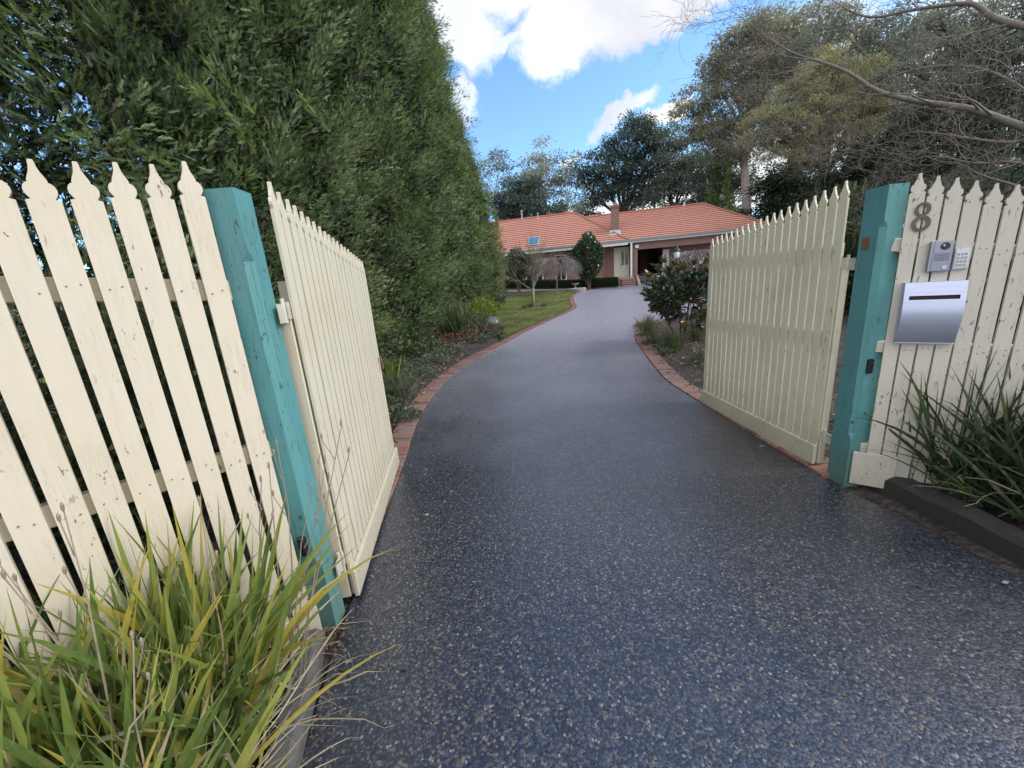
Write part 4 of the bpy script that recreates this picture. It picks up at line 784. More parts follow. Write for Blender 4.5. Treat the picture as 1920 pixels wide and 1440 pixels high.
tree('gum_tree', 'tall red-brown trunked gum with grey-green crown above the carport corner', 1395, 40, [(1352, 110, 32, 22), (1388, 72, 34, 20), (1425, 45, 30, 18), (1330, 140, 22, 18), (1290, 195, 26, 20), (1322, 190, 30, 22), (1372, 150, 42, 26), (1420, 110, 44, 28), (1455, 70, 40, 26), (1340, 235, 34, 22), (1390, 215, 44, 26), (1310, 250, 26, 20), (1440, 160, 44, 28), (1365, 285, 40, 22), (1480, 110, 30, 30)], 'gum_brown', 'bark_red', .28, .95, .44, .75, seed=8, per=85, base=(24.2, 40), fork=1.5)
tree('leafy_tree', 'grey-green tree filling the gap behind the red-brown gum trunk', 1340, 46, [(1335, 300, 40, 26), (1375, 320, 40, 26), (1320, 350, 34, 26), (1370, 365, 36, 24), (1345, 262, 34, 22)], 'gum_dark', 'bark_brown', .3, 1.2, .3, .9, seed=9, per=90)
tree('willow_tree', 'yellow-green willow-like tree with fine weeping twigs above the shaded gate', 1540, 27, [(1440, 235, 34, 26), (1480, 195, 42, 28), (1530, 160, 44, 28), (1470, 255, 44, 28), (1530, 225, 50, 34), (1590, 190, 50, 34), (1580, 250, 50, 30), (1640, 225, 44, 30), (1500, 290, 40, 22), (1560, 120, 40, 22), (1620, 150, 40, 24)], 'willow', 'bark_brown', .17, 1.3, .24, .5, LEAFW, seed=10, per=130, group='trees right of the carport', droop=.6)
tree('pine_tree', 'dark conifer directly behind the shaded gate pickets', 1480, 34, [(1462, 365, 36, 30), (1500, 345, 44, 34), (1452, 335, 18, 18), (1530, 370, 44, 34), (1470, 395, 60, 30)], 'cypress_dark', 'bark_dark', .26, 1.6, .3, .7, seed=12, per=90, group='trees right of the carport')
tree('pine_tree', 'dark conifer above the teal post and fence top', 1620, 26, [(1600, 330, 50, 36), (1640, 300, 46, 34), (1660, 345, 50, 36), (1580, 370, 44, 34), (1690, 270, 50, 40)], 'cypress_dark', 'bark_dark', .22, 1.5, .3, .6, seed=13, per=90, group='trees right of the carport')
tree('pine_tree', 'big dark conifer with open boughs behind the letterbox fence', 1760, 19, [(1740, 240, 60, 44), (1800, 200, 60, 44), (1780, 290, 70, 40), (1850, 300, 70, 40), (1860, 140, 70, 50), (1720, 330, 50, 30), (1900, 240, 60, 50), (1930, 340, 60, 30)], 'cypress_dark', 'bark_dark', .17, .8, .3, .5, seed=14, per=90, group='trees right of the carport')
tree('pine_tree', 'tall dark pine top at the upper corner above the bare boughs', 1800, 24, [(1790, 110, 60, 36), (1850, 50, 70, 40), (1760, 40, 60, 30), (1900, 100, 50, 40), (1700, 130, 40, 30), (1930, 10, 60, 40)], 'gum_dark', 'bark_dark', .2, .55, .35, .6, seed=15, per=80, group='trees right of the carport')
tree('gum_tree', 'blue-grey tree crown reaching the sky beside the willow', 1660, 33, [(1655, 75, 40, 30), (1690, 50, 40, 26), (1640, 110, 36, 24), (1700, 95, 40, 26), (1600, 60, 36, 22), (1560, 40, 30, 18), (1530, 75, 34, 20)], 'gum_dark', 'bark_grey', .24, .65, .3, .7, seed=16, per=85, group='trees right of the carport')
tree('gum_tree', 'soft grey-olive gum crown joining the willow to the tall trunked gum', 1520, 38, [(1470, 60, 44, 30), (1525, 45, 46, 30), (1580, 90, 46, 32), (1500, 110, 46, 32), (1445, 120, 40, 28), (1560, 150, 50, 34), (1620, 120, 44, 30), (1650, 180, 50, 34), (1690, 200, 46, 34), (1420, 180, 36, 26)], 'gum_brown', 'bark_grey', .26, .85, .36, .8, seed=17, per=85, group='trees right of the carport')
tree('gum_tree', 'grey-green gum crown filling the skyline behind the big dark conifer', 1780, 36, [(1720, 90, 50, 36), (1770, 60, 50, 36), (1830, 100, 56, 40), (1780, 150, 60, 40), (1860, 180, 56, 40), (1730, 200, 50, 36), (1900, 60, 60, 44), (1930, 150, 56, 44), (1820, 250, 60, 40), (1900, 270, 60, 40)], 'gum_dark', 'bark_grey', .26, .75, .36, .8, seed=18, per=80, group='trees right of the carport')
# small green conifer cone
def cone_tree(label, px, Y, H, Rb, mat, seed):
    p = at(px, 520, Y); r_ = np.random.default_rng(seed); z = float(gz(p[0], p[1])); t = thing('conifer_tree', label, 'tree', (p[0], p[1], z), 'trees behind the house'); nn = 4500
    f = r_.random(nn)**1.2; th = r_.random(nn)*6.283; rr = Rb*(1-f)*(.6+.45*r_.random(nn)+.12*np.sin(f*60)); P = np.stack([p[0]+rr*np.cos(th), p[1]+rr*np.sin(th), z+.3+f*H], 1)
    D = np.stack([np.cos(th), np.sin(th), .5+0*th], 1); V, F, rd = scatter(*SPRIG_S, P, D, .5+0*f, np.clip(r_.random(nn)*.8+.1, 0, 1)); npmesh('crown', V, F, rd, mat, t)
    mb = MB(); mb.tube([(p[0], p[1], z-.1), (p[0], p[1], z+H*.9)], [.16, .03], 7); mb.build('trunk', 'bark_dark', t)
cone_tree('small green cone-shaped conifer left of the red-brown gum trunk', 1340, 43, 11.5, 2.6, 'cypress', 5)
cone_tree('green cone-shaped conifer just past the carport roof end', 1468, 39, 9.5, 2.4, 'cypress_dark', 6)
print('trees done')
# ------------------------------------------------------------------ bare trees
def grow(mb, p, d, L, r, depth, r_, up=.08, spl=3, wig=.22, droop=0, minr=.0015, seg=5, n=4):
    pts = [Vector(p)]; rads = [r]; dd = Vector(d).normalized(); kids = []
    for i in range(seg):
        dd = (dd+Vector(r_.normal(size=3))*wig+Vector((0, 0, up-droop*(i/seg)))).normalized(); pts.append(pts[-1]+dd*L/seg); rads.append(max(minr, r*(1-.75*(i+1)/seg)))
        if depth > 0 and i >= 1: kids.append((pts[-1].copy(), dd.copy(), rads[-1]))
    mb.tube(pts, rads, n if r > .01 else 3, cap=False)
    for (q, e, rr) in kids:
        for _ in range(spl if r_.random() < .7 else 1):
            ax = Vector(r_.normal(size=3)).cross(e).normalized(); nd = (e+ax*(.6+.5*r_.random())).normalized(); grow(mb, q, nd, L*(.5+.25*r_.random()), rr*.62, depth-1, r_, up, max(1, spl-1), wig*1.1, droop, minr, seg, n)
t = thing('bare_tree', 'bare grey tree reaching over the letterbox fence with arching boughs', 'tree', (8.6, 3.8, 0)); mb = MB(); rr_ = np.random.default_rng(3)
mb.tube([(8.6, 3.8, -.1), (8.5, 3.9, 1.5), (8.2, 4.1, 3.0), (8.0, 4.3, 5.2)], [.2, .17, .14, .1], 9)
def bough(pix, Y0, Y1, r0, start, twigs, L=.8, seed=0):
    r_ = np.random.default_rng(seed); n = len(pix); pts = [Vector(at(x, y, Y0+(Y1-Y0)*i/(n-1))) for i, (x, y) in enumerate(pix)]; pts = [Vector(start)]+pts
    P = chaikin([list(p) for p in pts], 2); rad = [max(.004, r0*(1-i/len(P))**1.1) for i in range(len(P))]; mb.tube(P, rad, 7, cap=False)
    for i in range(3, len(P)):
        if r_.random() < twigs:
            d = Vector(P[i]-P[i-1]).normalized(); ax = Vector(r_.normal(size=3)).cross(d).normalized(); grow(mb, P[i], d*.6+ax*.8, L*(.6+.8*r_.random()), max(.004, rad[i]*.4), 2, r_, .05, 2, .2, minr=.002)
bough([(1990, 260), (1920, 240), (1830, 205), (1760, 195), (1700, 187), (1640, 170), (1600, 140), (1560, 122), (1500, 105), (1470, 92), (1440, 70), (1400, 40), (1370, 20)], 4.6, 7.5, .047, (8.1, 4.2, 3.9), .4, .9, 1)
bough([(1980, 60), (1920, 50), (1860, 35), (1830, 5), (1780, 8), (1700, 20), (1640, 35), (1600, 25), (1560, 0), (1530, -20)], 4.8, 6.8, .045, (8.0, 4.3, 5.1), .5, .8, 2)
bough([(1980, 330), (1900, 300), (1830, 310), (1760, 290), (1700, 300), (1640, 330), (1600, 310)], 5.2, 7.0, .026, (8.3, 4.0, 2.6), .5, .8, 3)
bough([(1980, 250), (1900, 270), (1820, 260), (1760, 250), (1700, 245), (1650, 275), (1600, 270), (1560, 255)], 5.2, 7.2, .026, (8.2, 4.1, 3.2), .5, .9, 4)
bough([(1960, 200), (1880, 140), (1800, 120), (1700, 130), (1620, 170), (1560, 210), (1500, 235), (1440, 245), (1400, 225)], 5.6, 8.0, .026, (8.1, 4.2, 3.9), .6, .8, 5)
bough([(1980, 380), (1900, 345), (1840, 330), (1790, 300), (1740, 310), (1700, 330)], 4.6, 6.0, .02, (8.3, 4.0, 2.3), .7, .7, 6)
mb.build('trunk', 'bark_grey', t, True)
# bare lawn tree with a vase of limbs
bx, by = 1.26, 17.9; bz = float(gz(bx, by)); t = thing('bare_tree', 'small bare vase-shaped tree on the lawn', 'tree', (bx, by, bz)); mb = MB(); r_ = np.random.default_rng(9)
mb.tube([(bx, by, bz-.05), (bx+.01, by, bz+.4), (bx+.03, by, bz+.85)], [.085, .065, .07], 10)
for (dx, dz, L, dy) in ((-.8, .75, 1.25, .1), (-.45, 1.0, 1.4, -.2), (-.1, 1.0, 1.5, .4), (.35, 1.0, 1.4, .1), (.8, .8, 1.2, -.1), (.15, .9, 1.3, -.5)): grow(mb, (bx+.03, by, bz+.8), (dx, dy, dz), L, .036, 2, r_, .12, 2, .2, minr=.005, seg=6, n=5)
mb.build('trunk', 'twig_grey', t, True)
def weeping(label, px, py, Y, Rw, H, seed, mat, n=220):
    p = at(px, py, Y); x, y = float(p[0]), float(p[1]); z = float(gz(x, y)); top = float(p[2]); t = thing('weeping_tree', label, 'tree', (x, y, z)); mb = MB(); r_ = np.random.default_rng(seed)
    mb.tube([(x, y, z-.1), (x+.1, y, (z+top)/2), (x, y, top-.15)], [.05, .045, .035], 7)
    for i in range(n):
        az = r_.random()*6.283; rr = Rw*(.35+.65*r_.random()); h = .35*H*(.4+.6*r_.random()); pts = []; m = 9; dr = H*(.35+.6*r_.random())
        for j in range(m):
            f = j/(m-1); rad = rr*math.sin(min(1, f*1.25)*math.pi/2); zz = top-.15+h*math.sin(min(1, f*1.6)*math.pi)*.6-dr*max(0, f-.35)**1.5; pts.append((x+rad*math.cos(az+.2*f)+.04*r_.normal(), y+rad*math.sin(az+.2*f)+.04*r_.normal(), max(z+.1, zz+.03*r_.normal())))
        mb.tube(pts, [.018*(1-.75*j/m) for j in range(m)], 3, cap=False)
        if r_.random() < .8: grow(mb, pts[4], Vector(pts[6])-Vector(pts[4]), .6, .006, 1, r_, -.1, 2, .25, minr=.004, seg=4, n=3)
    mb.build('trunk', mat, t); return t
weeping('purple-grey weeping bare tree in front of the brick wall and window', 1040, 490, 24.5, 1.65, 1.7, 4, 'twig_purple', 240)
weeping('purple weeping bare tree in front of the carport wall', 1302, 478, 21, 1.5, 1.8, 5, 'twig_purple', 240)
# ------------------------------------------------------------------ shrubs near the house
def shrub(name, label, px, py, rx, ry, Y, mat, nleaf, lsize, seed, tmpl=LEAF, cat_='shrub', group=None, dz=1.0, stem='bark_brown', gap=.5, bot=None):
    r_ = np.random.default_rng(seed); c = at(px, py, Y); sc = Y/FPX; RX, RZ = rx*sc, ry*sc; x, y = float(c[0]), float(c[1]); z = float(gz(x, y)); t = thing(name, label, cat_, (x, y, z), group)
    d = norm(r_.normal(size=(nleaf, 3))); lump = 1+.10*np.sin(d[:, 0]*5+seed)+.08*np.sin(d[:, 2]*7+d[:, 1]*4); rad = (gap+(1-gap)*r_.random(nleaf)**.5)*lump; P = c+d*rad[:, None]*np.array([RX, RX*dz, RZ]); P[:, 2] = np.maximum(P[:, 2], z+.04)
    V, F, rd = scatter(*tmpl, P, d*.7+r_.normal(size=(nleaf, 3))*.6+np.array([0, 0, .2]), lsize*(.6+.7*r_.random(nleaf)), np.clip(.15+.6*(rad-gap)/(1-gap)*.8+.2*r_.normal(size=nleaf), 0, 1)); npmesh('leaves', V, F, rd, mat, t)
    mb = MB()
    for i in range(9):
        q = Vector(c+norm(r_.normal(size=3))*np.array([RX, RX, RZ])*.6); mb.tube([(x+.05*r_.normal(), y+.05*r_.normal(), z-.05), Vector((x, y, z)).lerp(q, .5)+Vector((0, 0, .1*RZ)), q], [.035*RX+.006, .02*RX+.004, .006], 5, cap=False)
    mb.build('stems', stem, t); return t
shrub('camellia_bush', 'round glossy green camellia in front of the brick wall', 1102, 483, 28, 38, 27.5, 'camellia', 9000, .15, 1)
shrub('camellia_bush', 'dark glossy bush against the brick wall beside the hedge end', 970, 497, 26, 26, 27.5, 'camellia', 6000, .15, 2)
# clipped box hedge
def boxhedge(label, pix, seed):
    r_ = np.random.default_rng(seed); n = 14000; pa, pb = np.array(at(*pix[0])), np.array(at(*pix[1])); h = pix[2]; u = r_.random(n); side = r_.random(n); w = .55
    dirv = norm(pb-pa); nn = np.array([dirv[1], -dirv[0], 0]); off = np.where(side < .5, w/2, (r_.random(n)-.5)*w); hh = np.where(side < .5, r_.random(n)*h, h)+r_.normal(size=n)*.02
    P = pa+(pb-pa)*u[:, None]+nn*(off+r_.normal(size=n)*.025)[:, None]; P[:, 2] += hh; t = thing('box_hedge', label, 'hedge', pa)
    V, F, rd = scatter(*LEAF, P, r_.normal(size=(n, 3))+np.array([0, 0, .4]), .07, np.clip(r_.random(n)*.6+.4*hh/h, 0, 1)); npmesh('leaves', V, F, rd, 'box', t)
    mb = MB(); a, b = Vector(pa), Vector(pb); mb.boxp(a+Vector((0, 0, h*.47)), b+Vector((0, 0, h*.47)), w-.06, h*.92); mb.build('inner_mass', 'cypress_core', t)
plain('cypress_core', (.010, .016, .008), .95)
boxhedge('low clipped dark hedge ending at the front steps', ((1086, 541, 29.2), (1157, 537, 29.4), .62), 3)
boxhedge('low clipped dark hedge running behind the lawn to the cypress', ((948, 541, 30.5), (1084, 542, 29.4), .62), 4)
# fountain
p = gpt(4.75, 26.2); t = thing('bird_bath', 'stone bird bath in a low round pool at the driveway edge', 'bird bath', p); mb = MB()
mb.lathe(p, [(.62, -.05), (.66, .16), (.60, .20), (.52, .20), (.50, .10), (.1, .10)], 26); mb.build('pool_rim', 'stone', t); mb = MB(); mb.lathe((p[0]-.05, p[1], p[2]+.1), [(.12, 0), (.06, .06), (.05, .26), (.10, .30), (.24, .36), (.25, .40), (.2, .385), (.02, .37)], 20); mb.build('bowl', 'stone', t, True)
# boulder
p = gpt(-.50, 12.3); bmv = MB(); me_pts = []
for i in range(9):
    for j in range(14): a = math.pi*i/8; b = 2*math.pi*j/14; k = 1+.08*math.sin(3*b+i)+.06*math.cos(2*a*2+b); me_pts.append((p[0]+.27*k*math.sin(a)*math.cos(b), p[1]+.24*k*math.sin(a)*math.sin(b), p[2]+.13+.20*k*math.cos(a)))
bmv.add(me_pts, [(i*14+j, i*14+(j+1) % 14, (i+1)*14+(j+1) % 14, (i+1)*14+j) for i in range(8) for j in range(14)]); tag(bmv.build('boulder', 'boulder', None, True), 'smooth glossy grey boulder at the lawn corner', 'boulder')
# lamp
p = at(1268, 511, 15.5); lz = 1.5+(511-482)/FPX*15.5; gz_ = float(gz(p[0], p[1])); t = thing('garden_lamp', 'garden lamp post with white globe lantern above the magnolia', 'lamp', (p[0], p[1], gz_))
mb = MB(); mb.lathe((p[0], p[1], gz_), [(.06, 0), (.05, .1), (.03, .14), (.028, lz-gz_-.22), (.05, lz-gz_-.2), (.07, lz-gz_-.15)], 12); mb.build('post', 'dark_metal', t, True)
mb = MB(); mb.lathe((p[0], p[1], lz), [(.05, -.14), (.10, -.10), (.125, -.02), (.125, .05), (.10, .12), (.06, .15)], 20); mb.build('globe', 'globe_glass', t, True)
mb = MB(); mb.lathe((p[0], p[1], lz+.14), [(.15, 0), (.13, .04), (.06, .11), (.03, .13), (.02, .2), (.005, .24)], 16); mb.build('cap', 'dark_metal', t, True)
mb = MB()
for i in range(6):
    a = i*math.pi/3; mb.tube([(p[0]+r0*math.cos(a), p[1]+r0*math.sin(a), lz+z0) for r0, z0 in ((.065, -.15), (.11, -.10), (.135, -.02), (.135, .05), (.11, .13))], .007, 4)
mb.build('cage', 'dark_metal', t)
# ------------------------------------------------------------------ magnolia
def magnolia():
    r_ = np.random.default_rng(21); base = gpt(3.42, 7.55); t = thing('magnolia_bush', 'dark glossy magnolia with bronze-backed leaves beside the driveway curve', 'shrub', base); mb = MB(); P = []; D = []; T = []
    tips = []
    for i in range(150):
        px = 1212+r_.random()*160; py = 485+r_.random()*112
        if py < 500+abs(px-1262)*.18 and r_.random() < .6: py += 20
        if px < 1235 and (py < 515 or py > 590): continue
        tips.append((px, py, 6.9+r_.random()*1.3))
    tips += [(1212, 553, 6.9), (1222, 560, 6.9), (1230, 500, 7.4), (1245, 488, 7.5), (1268, 495, 7.2), (1300, 492, 7.6), (1312, 500, 7.6), (1280, 610, 7.2), (1256, 600, 7.0), (1310, 612, 7.2), (1225, 580, 7.2)]
    b0 = Vector(base); hub1 = b0+Vector((-.10, -.05, .72)); hub2 = b0+Vector((.16, .05, .8)); hub3 = b0+Vector((-.34, -.12, .50))
    mb.tube([b0, b0.lerp(hub1, .5)+Vector((.03, 0, 0)), hub1], [.028, .024, .018], 7); mb.tube([b0+Vector((.05, .02, 0)), hub2], [.024, .016], 7); mb.tube([b0+Vector((-.08, -.03, 0)), hub3], [.02, .012], 6)
    for (px, py, Y) in tips:
        q = Vector(at(px, py, Y)); st_ = min((hub1, hub2, hub3), key=lambda h_: (h_-q).length+.15*r_.random()); mid = st_.lerp(q, .55)+Vector((0, 0, .03)); mb.tube([st_, st_.lerp(mid, .6)+Vector((0, 0, .02)), mid, q], [.011, .009, .006, .003], 5, cap=False)
        dr = (q-mid).normalized(); nl = r_.integers(11, 18); bronze = r_.random() < .22 or py < 498
        for k in range(nl):
            f = r_.random()**1.4; a = k*2.4; side = dr.orthogonal().normalized(); side2 = dr.cross(side); o = side*math.cos(a)+side2*math.sin(a); P.append(q-(q-mid)*(f*.55)); D.append(o*(.9-.35*(1-f))+dr*(.75*(1-f)+.25)+Vector((0, 0, .15))); T.append(np.clip((.78 if bronze else .35)+.18*r_.normal(), 0, 1))
    V, F, rd = scatter(*BROAD, np.array(P), np.array(D), .10+.055*r_.random(len(P)), np.array(T), np.array([0, 0, 1.]), .8); npmesh('leaves', V, F, rd, 'magnolia', t, True); mb.build('stems', 'bark_brown', t)
magnolia()
# ------------------------------------------------------------------ tufts and bed plants
def tone_l(r_): 
    u = r_.random(); return .12+r_.random()*.45 if u < .60 else (.52+.2*r_.random() if u < .82 else (.70+.12*r_.random() if u < .92 else .88+.12*r_.random()))
def tone_d(r_): return r_.random()**1.4*.8 if r_.random() < .93 else 1.0
fl_ = [( -1.0-.7071*s-.02+k*.10, 1.43-.7071*s-k*.10, .03) for s in (.15, .27, .40) for k in (.6, 1.6)]
blades('iris_clump', 'yellow-green iris clump with dead blades at the foot of the sunlit post', 'plant', [(-1.17, 1.10, .03), (-1.22, 1.02, .03), (-1.10, .98, .03), (-1.28, 1.06, .03), (-1.13, 1.17, .03)], 250, .42, .88, .022, 'strap', 1, .38, 1.1, 'iris plants along the fences', spread=.05, tone=tone_l, kink=.12)
blades('iris_clump', 'bright yellow-green iris clump nearest the kerb, tangled with grey dead leaves', 'plant', [(-1.06, .86, .03), (-1.10, .72, .03), (-1.02, .68, .03), (-1.2, .86, .03), (-1.06, .55, .03)], 250, .34, .72, .023, 'strap', 2, .42, 1.2, 'iris plants along the fences', spread=.06, tone=tone_l, kink=.16)
blades('iris_clump', 'dense iris clump along the lower end of the sunlit fence', 'plant', [(-1.32, .86, .03), (-1.42, .72, .03), (-1.25, .66, .03), (-1.5, .55, .03), (-1.3, .45, .03)], 290, .42, .90, .023, 'strap', 3, .42, 1.1, 'iris plants along the fences', spread=.06, tone=tone_l, kink=.15)
dryt = lambda r_: .9+.1*r_.random()
blades('dead_leaves', 'curled grey dead leaves lying through the iris clumps', 'dead leaves', [(-1.06, .9, .06), (-1.14, .7, .06), (-1.0, .7, .08), (-1.2, 1.0, .06), (-1.08, 1.08, .05), (-1.3, .75, .06)], 230, .28, .62, .014, 'strap', 4, 1.0, 1.9, None, spread=.08, tone=dryt, upbias=.8)
t = thing('dry_stalks', 'dry brown flower stalks with seed pods in front of the sunlit post', 'dry stalks', (-.98, 1.2, .03)); mb = MB(); r_ = np.random.default_rng(44)
for (px, py, Y, bx_, by_) in ((520, 838, 1.28, -.98, 1.22), (640, 800, 1.34, -.92, 1.2), (655, 850, 1.33, -.93, 1.18), (610, 868, 1.3, -.95, 1.2), (505, 880, 1.24, -1.0, 1.18), (585, 920, 1.26, -.95, 1.16), (490, 905, 1.25, -1.02, 1.2), (120, 960, .92, -1.1, .7), (0, 1060, .95, -.95, .75), (10, 1085, .9, -.9, .72), (375, 945, 1.1, -1.05, .98), (250, 1200, .8, -.95, .6)):
    q = Vector(at(px, py, Y)); b = Vector((bx_, by_, .04)); m1 = b.lerp(q, .5)+Vector(r_.normal(size=3))*.02; mb.tube([b, b.lerp(m1, .5)+Vector((0, 0, .03)), m1, m1.lerp(q, .5)+Vector(r_.normal(size=3))*.008, q], [.0032, .003, .0026, .002, .0016], 5)
    for k in range(1 if px % 2 else 2):
        s_ = m1.lerp(q, .45+.3*k); e_ = s_+Vector((r_.normal()*.03, r_.normal()*.02, .07+.03*r_.random())); mb.tube([s_, s_.lerp(e_, .5), e_], [.0018, .0014, .0012], 4); mb.tube([e_, e_+Vector((0, 0, .008)), e_+Vector((.002, 0, .02)), e_+Vector((.002, 0, .028))], [.0012, .0036, .0042, .0008], 6)
    mb.tube([q, q+Vector((0, 0, .008)), q+Vector((.002, 0, .02)), q+Vector((.003, 0, .03))], [.0012, .0036, .0042, .0008], 6)
mb.build('stalks', 'dry_stem', t) if 'dry_stem' in M else (plain('dry_stem', (.26, .20, .15), .8), mb.build('stalks', 'dry_stem', t))
blades('strap_plant', 'dark green strap-leaf clump beside the post and letterbox', 'plant', [(2.66, 2.12, .08), (2.80, 2.05, .08), (2.9, 1.95, .08), (2.7, 1.98, .08), (2.95, 2.1, .08)], 430, .45, .92, .018, 'strap_dark', 5, .5, .8, 'dark strap plants below the letterbox fence', spread=.07, tone=tone_d, kink=.1)
blades('strap_plant', 'dark green strap-leaf clump at the outer end of the letterbox fence', 'plant', [(3.15, 1.85, .08), (3.3, 1.75, .08), (3.05, 1.65, .08), (3.4, 1.95, .08), (2.95, 1.7, .08)], 420, .5, 1.0, .018, 'strap_dark', 6, .5, .8, 'dark strap plants below the letterbox fence', spread=.08, tone=tone_d, kink=.1)
blades('strap_plant', 'few pale green blades drooping over the dark kerb', 'plant', [(2.62, 1.93, .10)], 9, .22, .42, .016, 'strap', 7, .9, 2.0, None, spread=.02, tone=lambda r_: .45*r_.random())
blades('strap_plant', 'low tangled strap-leaf clump spilling over the dark timber kerb', 'plant', [(2.72, 1.75, .08), (2.85, 1.6, .08), (3.0, 1.5, .08), (2.7, 1.95, .08)], 300, .35, .8, .015, 'strap_dark', 8, .75, 1.5, 'dark strap plants below the letterbox fence', spread=.07, tone=tone_d, kink=.15)
blades('dead_leaves', 'thin dry leaves tangled in the dark strap plants', 'dead leaves', [(2.75, 1.85, .08), (2.95, 1.75, .08), (3.1, 1.7, .08)], 60, .3, .6, .010, 'strap', 9, .9, 1.6, None, spread=.1, tone=dryt, upbias=.8)
blades('iris_clump', 'few stray yellow-green blades leaning over the rounded concrete kerb', 'plant', [(-.93, .82, .03), (-.9, .66, .03)], 11, .3, .62, .018, 'strap', 15, .8, .8, 'iris plants along the fences', spread=.03, tone=lambda r_: .3+.5*r_.random())
# bed plants along the left edge
blades('grass_tuft', 'blue-grey grass tuft by the brick edging just past the gate', 'plant', [gpt(-1.55, 5.15), gpt(-1.5, 5.3), gpt(-1.62, 5.35)], 260, .22, .5, .008, 'herb', 10, .55, 1.2, 'plants along the hedge bed', spread=.05)
blades('grass_tuft', 'bright lime blades standing behind the blue-grey tuft', 'plant', [gpt(-1.75, 5.5)], 26, .35, .65, .018, 'lime', 11, .2, .4, 'plants along the hedge bed', spread=.03)
blades('flax_plant', 'tall dark green flax clump in front of the boulder', 'plant', [gpt(-1.25, 10.6), gpt(-1.15, 10.8), gpt(-1.4, 10.7)], 110, .6, 1.15, .038, 'strap_dark', 12, .35, .8, 'plants along the hedge bed', spread=.08, tone=lambda r_: .3+.5*r_.random())
blades('grass_tuft', 'arching pale grass clump between the flax and the boulder', 'plant', [gpt(-.75, 10.7), gpt(-.65, 10.9)], 90, .4, .8, .02, 'herb', 13, .7, 1.4, 'plants along the hedge bed', spread=.06)
def herb(name, label, x, y, rad, h, mat, n, ls, seed, group='plants along the hedge bed', tmpl=LEAF):
    r_ = np.random.default_rng(seed); z = float(gz(x, y)); t = thing(name, label, 'plant', (x, y, z), group); u = np.sqrt(r_.random(n)); a = r_.random(n)*6.283; P = np.stack([x+rad*u*np.cos(a), y+rad*u*np.sin(a), z+.03+h*r_.random(n)*(1-.6*u)], 1)
    V, F, rd = scatter(*tmpl, P, np.stack([np.cos(a)*u, np.sin(a)*u, .6+0*a], 1)+r_.normal(size=(n, 3))*.5, ls*(.6+.7*r_.random(n)), r_.random(n)); npmesh('leaves', V, F, rd, mat, t)
    mb = MB()
    for i in range(12):
        q = P[r_.integers(0, n)]; mb.tube([(x+.2*rad*r_.normal(), y+.2*rad*r_.normal(), z-.02), q], [.005, .003], 3, cap=False)
    mb.build('stems', 'bark_brown', t)
herb('sedum_plant', 'russet red-leaved plant in front of the flax', -1.0, 9.75, .38, .42, 'redleaf', 300, .08, 1)
herb('sedum_plant', 'small russet plant at the lawn corner by the boulder', -.35, 10.9, .26, .25, 'redleaf', 260, .07, 2)
herb('sedum_plant', 'brown-red low plant under the cypress, left of the flax', -1.7, 9.6, .35, .35, 'redleaf', 300, .08, 9)
for k, (x, y, r0, h, lab) in enumerate(((-1.35, 4.35, .22, .16, 'small grey-green ground-cover plant nearest the gate latch'), (-1.72, 4.75, .25, .22, 'low grey-green plant against the gate end of the hedge'), (-1.6, 6.3, .32, .24, 'grey-green ground-cover plant just past the blue-grey tuft'), (-1.95, 7.0, .34, .3, 'grey-green ground-cover plant close under the second cypress'), (-1.45, 7.3, .30, .24, 'leafy grey ground-cover plant along the curving bricks'), (-1.25, 8.1, .34, .30, 'mounded grey ground-cover plant before the red-leaved plant'), (-1.7, 8.5, .38, .42, 'taller pale-leaved plant under the third cypress'), (-.75, 9.5, .26, .24, 'grey-green plant beside the russet plant at the bricks'), (-.3, 10.2, .24, .2, 'dark low plant where the lawn meets the bricks'))):
    herb('ground_cover', lab, x, y, r0, h, 'herb', 330, .06, 20+k)
for k, (x, y, r0, h, lab) in enumerate(((-2.2, 5.3, .45, .5, 'dark green filler plant under the first hedge cypress'), (-2.35, 6.5, .45, .55, 'dark green filler plant under the second hedge cypress'), (-2.3, 7.9, .45, .55, 'dark green filler plant in the deepest part of the hedge bed'), (-2.1, 9.1, .45, .5, 'dark green filler plant behind the pale-leaved plant'), (-1.6, 10.9, .4, .5, 'dark green filler plant behind the flax'), (-1.2, 12.4, .4, .45, 'dark green filler plant behind the boulder'))):
    herb('leafy_shrub', lab, x, y, r0, h, 'strap_dark', 900, .10, 140+k)
herb('leafy_shrub', 'lime-leaved shrub under the far cypress beside the lawn', -.95, 14.6, .55, 1.0, 'lime', 900, .12, 40); herb('leafy_shrub', 'pale green shrub under the hedge near the far lawn edge', -.75, 17.2, .5, .8, 'lime', 700, .12, 41)
herb('leafy_shrub', 'green low shrub between hedge and lawn near the path', -.5, 20.5, .5, .7, 'herb', 600, .12, 42)
for k, (dx, dy) in enumerate(((-.42, -.2), (-.2, .1), (.42, -.15))): herb('lawn_tuft', ('leafy tuft left of the small lawn tree trunk', 'leafy tuft just behind the small lawn tree trunk', 'leafy tuft right of the small lawn tree trunk')[k], 1.26+dx, 17.8+dy, .10, .22, 'herb', 90, .09, 50+k, 'tufts at the lawn tree foot')
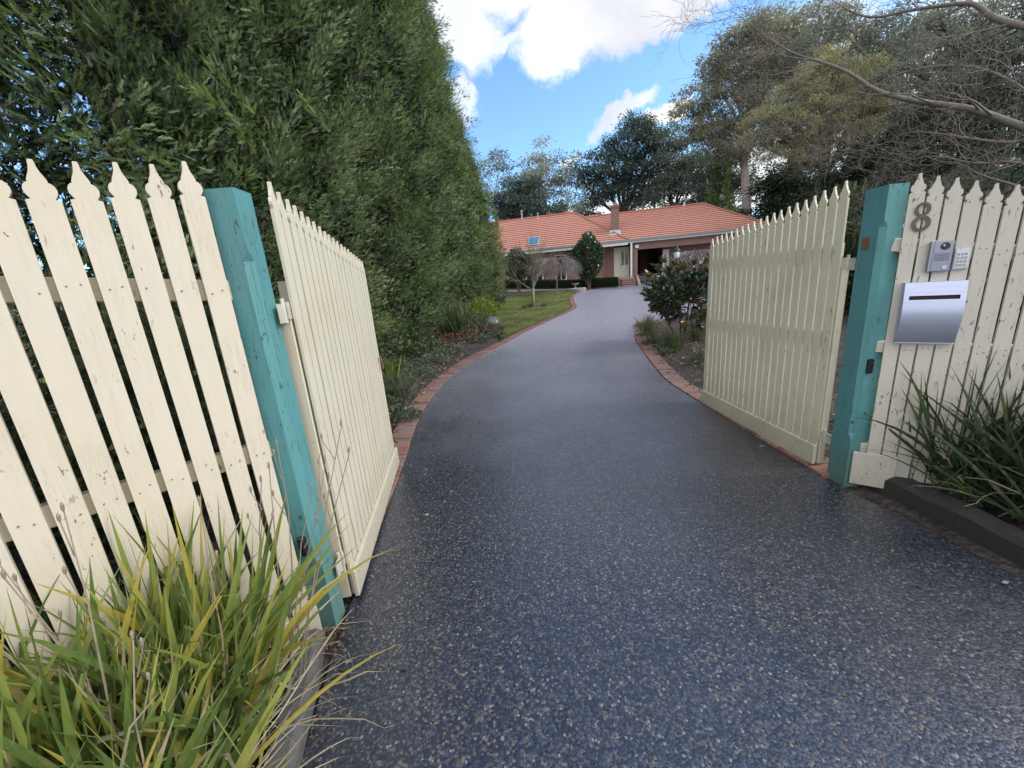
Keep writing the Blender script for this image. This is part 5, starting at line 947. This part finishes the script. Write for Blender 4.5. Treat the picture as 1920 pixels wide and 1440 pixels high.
# bed under the magnolia
for k, (x, y, n_, l, lab, mt) in enumerate(((3.35, 9.3, 120, .5, 'tall green grass tuft at the far tip of the magnolia bed', 'tuft'), (3.2, 8.7, 120, .5, 'olive grass tuft behind the magnolia stems', 'tuft'), (2.95, 6.9, 170, .5, 'upright green grass tuft in the middle of the magnolia bed', 'strap_dark'), (2.95, 7.6, 90, .35, 'tan dry grass tuft left of the magnolia trunk', 'tuft'), (3.75, 7.6, 140, .5, 'olive grass tuft between magnolia trunk and gate', 'tuft'), (3.0, 5.9, 110, .3, 'low grey grass tuft near the gate bottom', 'herb'))):
    blades('grass_tuft', lab, 'plant', [gpt(x, y)], n_, l*.5, l, .011, mt, 60+k, .5, 1.1, 'tufts in the magnolia bed', spread=.07)
herb('ground_cover', 'bright green low plant at the far tip of the magnolia bed', 3.4, 9.75, .2, .1, 'lime', 220, .06, 70, 'tufts in the magnolia bed')
for k, (x, y) in enumerate(((2.84, 7.6), (2.74, 6.7), (3.05, 8.5))): herb('ground_cover', ('dark leafy ground cover against the bricks, middle of three', 'dark leafy ground cover against the bricks, nearest the gate', 'dark leafy ground cover against the bricks, farthest from the gate')[k], x, y, .16, .08, 'herb', 160, .05, 80+k, 'tufts in the magnolia bed')
# leaf litter in the beds
n = 150; ly = 1.2+11*rng.random(n)**1.3; sd_ = rng.random(n) < .6; lx = np.where(sd_, xl(ly)+.02+abs(rng.normal(size=n))*.30, xr(ly)-.02-abs(rng.normal(size=n))*.35)
P = np.stack([lx, ly, gz(lx, ly)+.006+.006*rng.random(n)], 1); V, F, r = scatter(*LEAF, P, rng.normal(size=(n, 3))*np.array([1, 1, .15]), .022+.02*rng.random(n)); tag(npmesh('fallen_leaves', V, F, r, 'dry'), 'few dry leaves fallen along both edges of the driveway', 'fallen leaves', kind='stuff')
n = 5200; lx = np.concatenate([rng.uniform(-2.6, -.9, n//2), rng.uniform(2.2, 4.2, n//2)]); ly = np.concatenate([rng.uniform(3.3, 11, n//2), rng.uniform(2.6, 10.5, n//2)]); ok = ((lx < xl(ly)-.1) | (lx > xr(ly)+.1)); lx, ly = lx[ok], ly[ok]
P = np.stack([lx, ly, gz(lx, ly)+.045+.028*hnoise(lx, ly)+.01*rng.random(len(lx))], 1); D = rng.normal(size=(len(lx), 3))*np.array([1, 1, .25]); V, F, r = scatter(*LEAF, P, D, .03+.04*rng.random(len(lx)))
tag(npmesh('leaf_litter', V, F, r, 'dry'), 'dry leaf litter scattered on the garden beds', 'leaf litter', kind='stuff')
n = 60; lx = rng.normal(-.885, .03, n); ly = rng.normal(1.43, .05, n); P = np.stack([lx, ly, 0.012+.01*rng.random(n)], 1); V, F, r = scatter(*LEAF, P, rng.normal(size=(n, 3))*np.array([1, 1, .4]), .022); tag(npmesh('leaf_litter', V, F, r, 'redleaf'), 'rusty dead leaves at the foot of the sunlit post', 'leaf litter', kind='stuff')
print('tris', sum(len(o.data.polygons) for o in bpy.data.objects if o.type == 'MESH'))
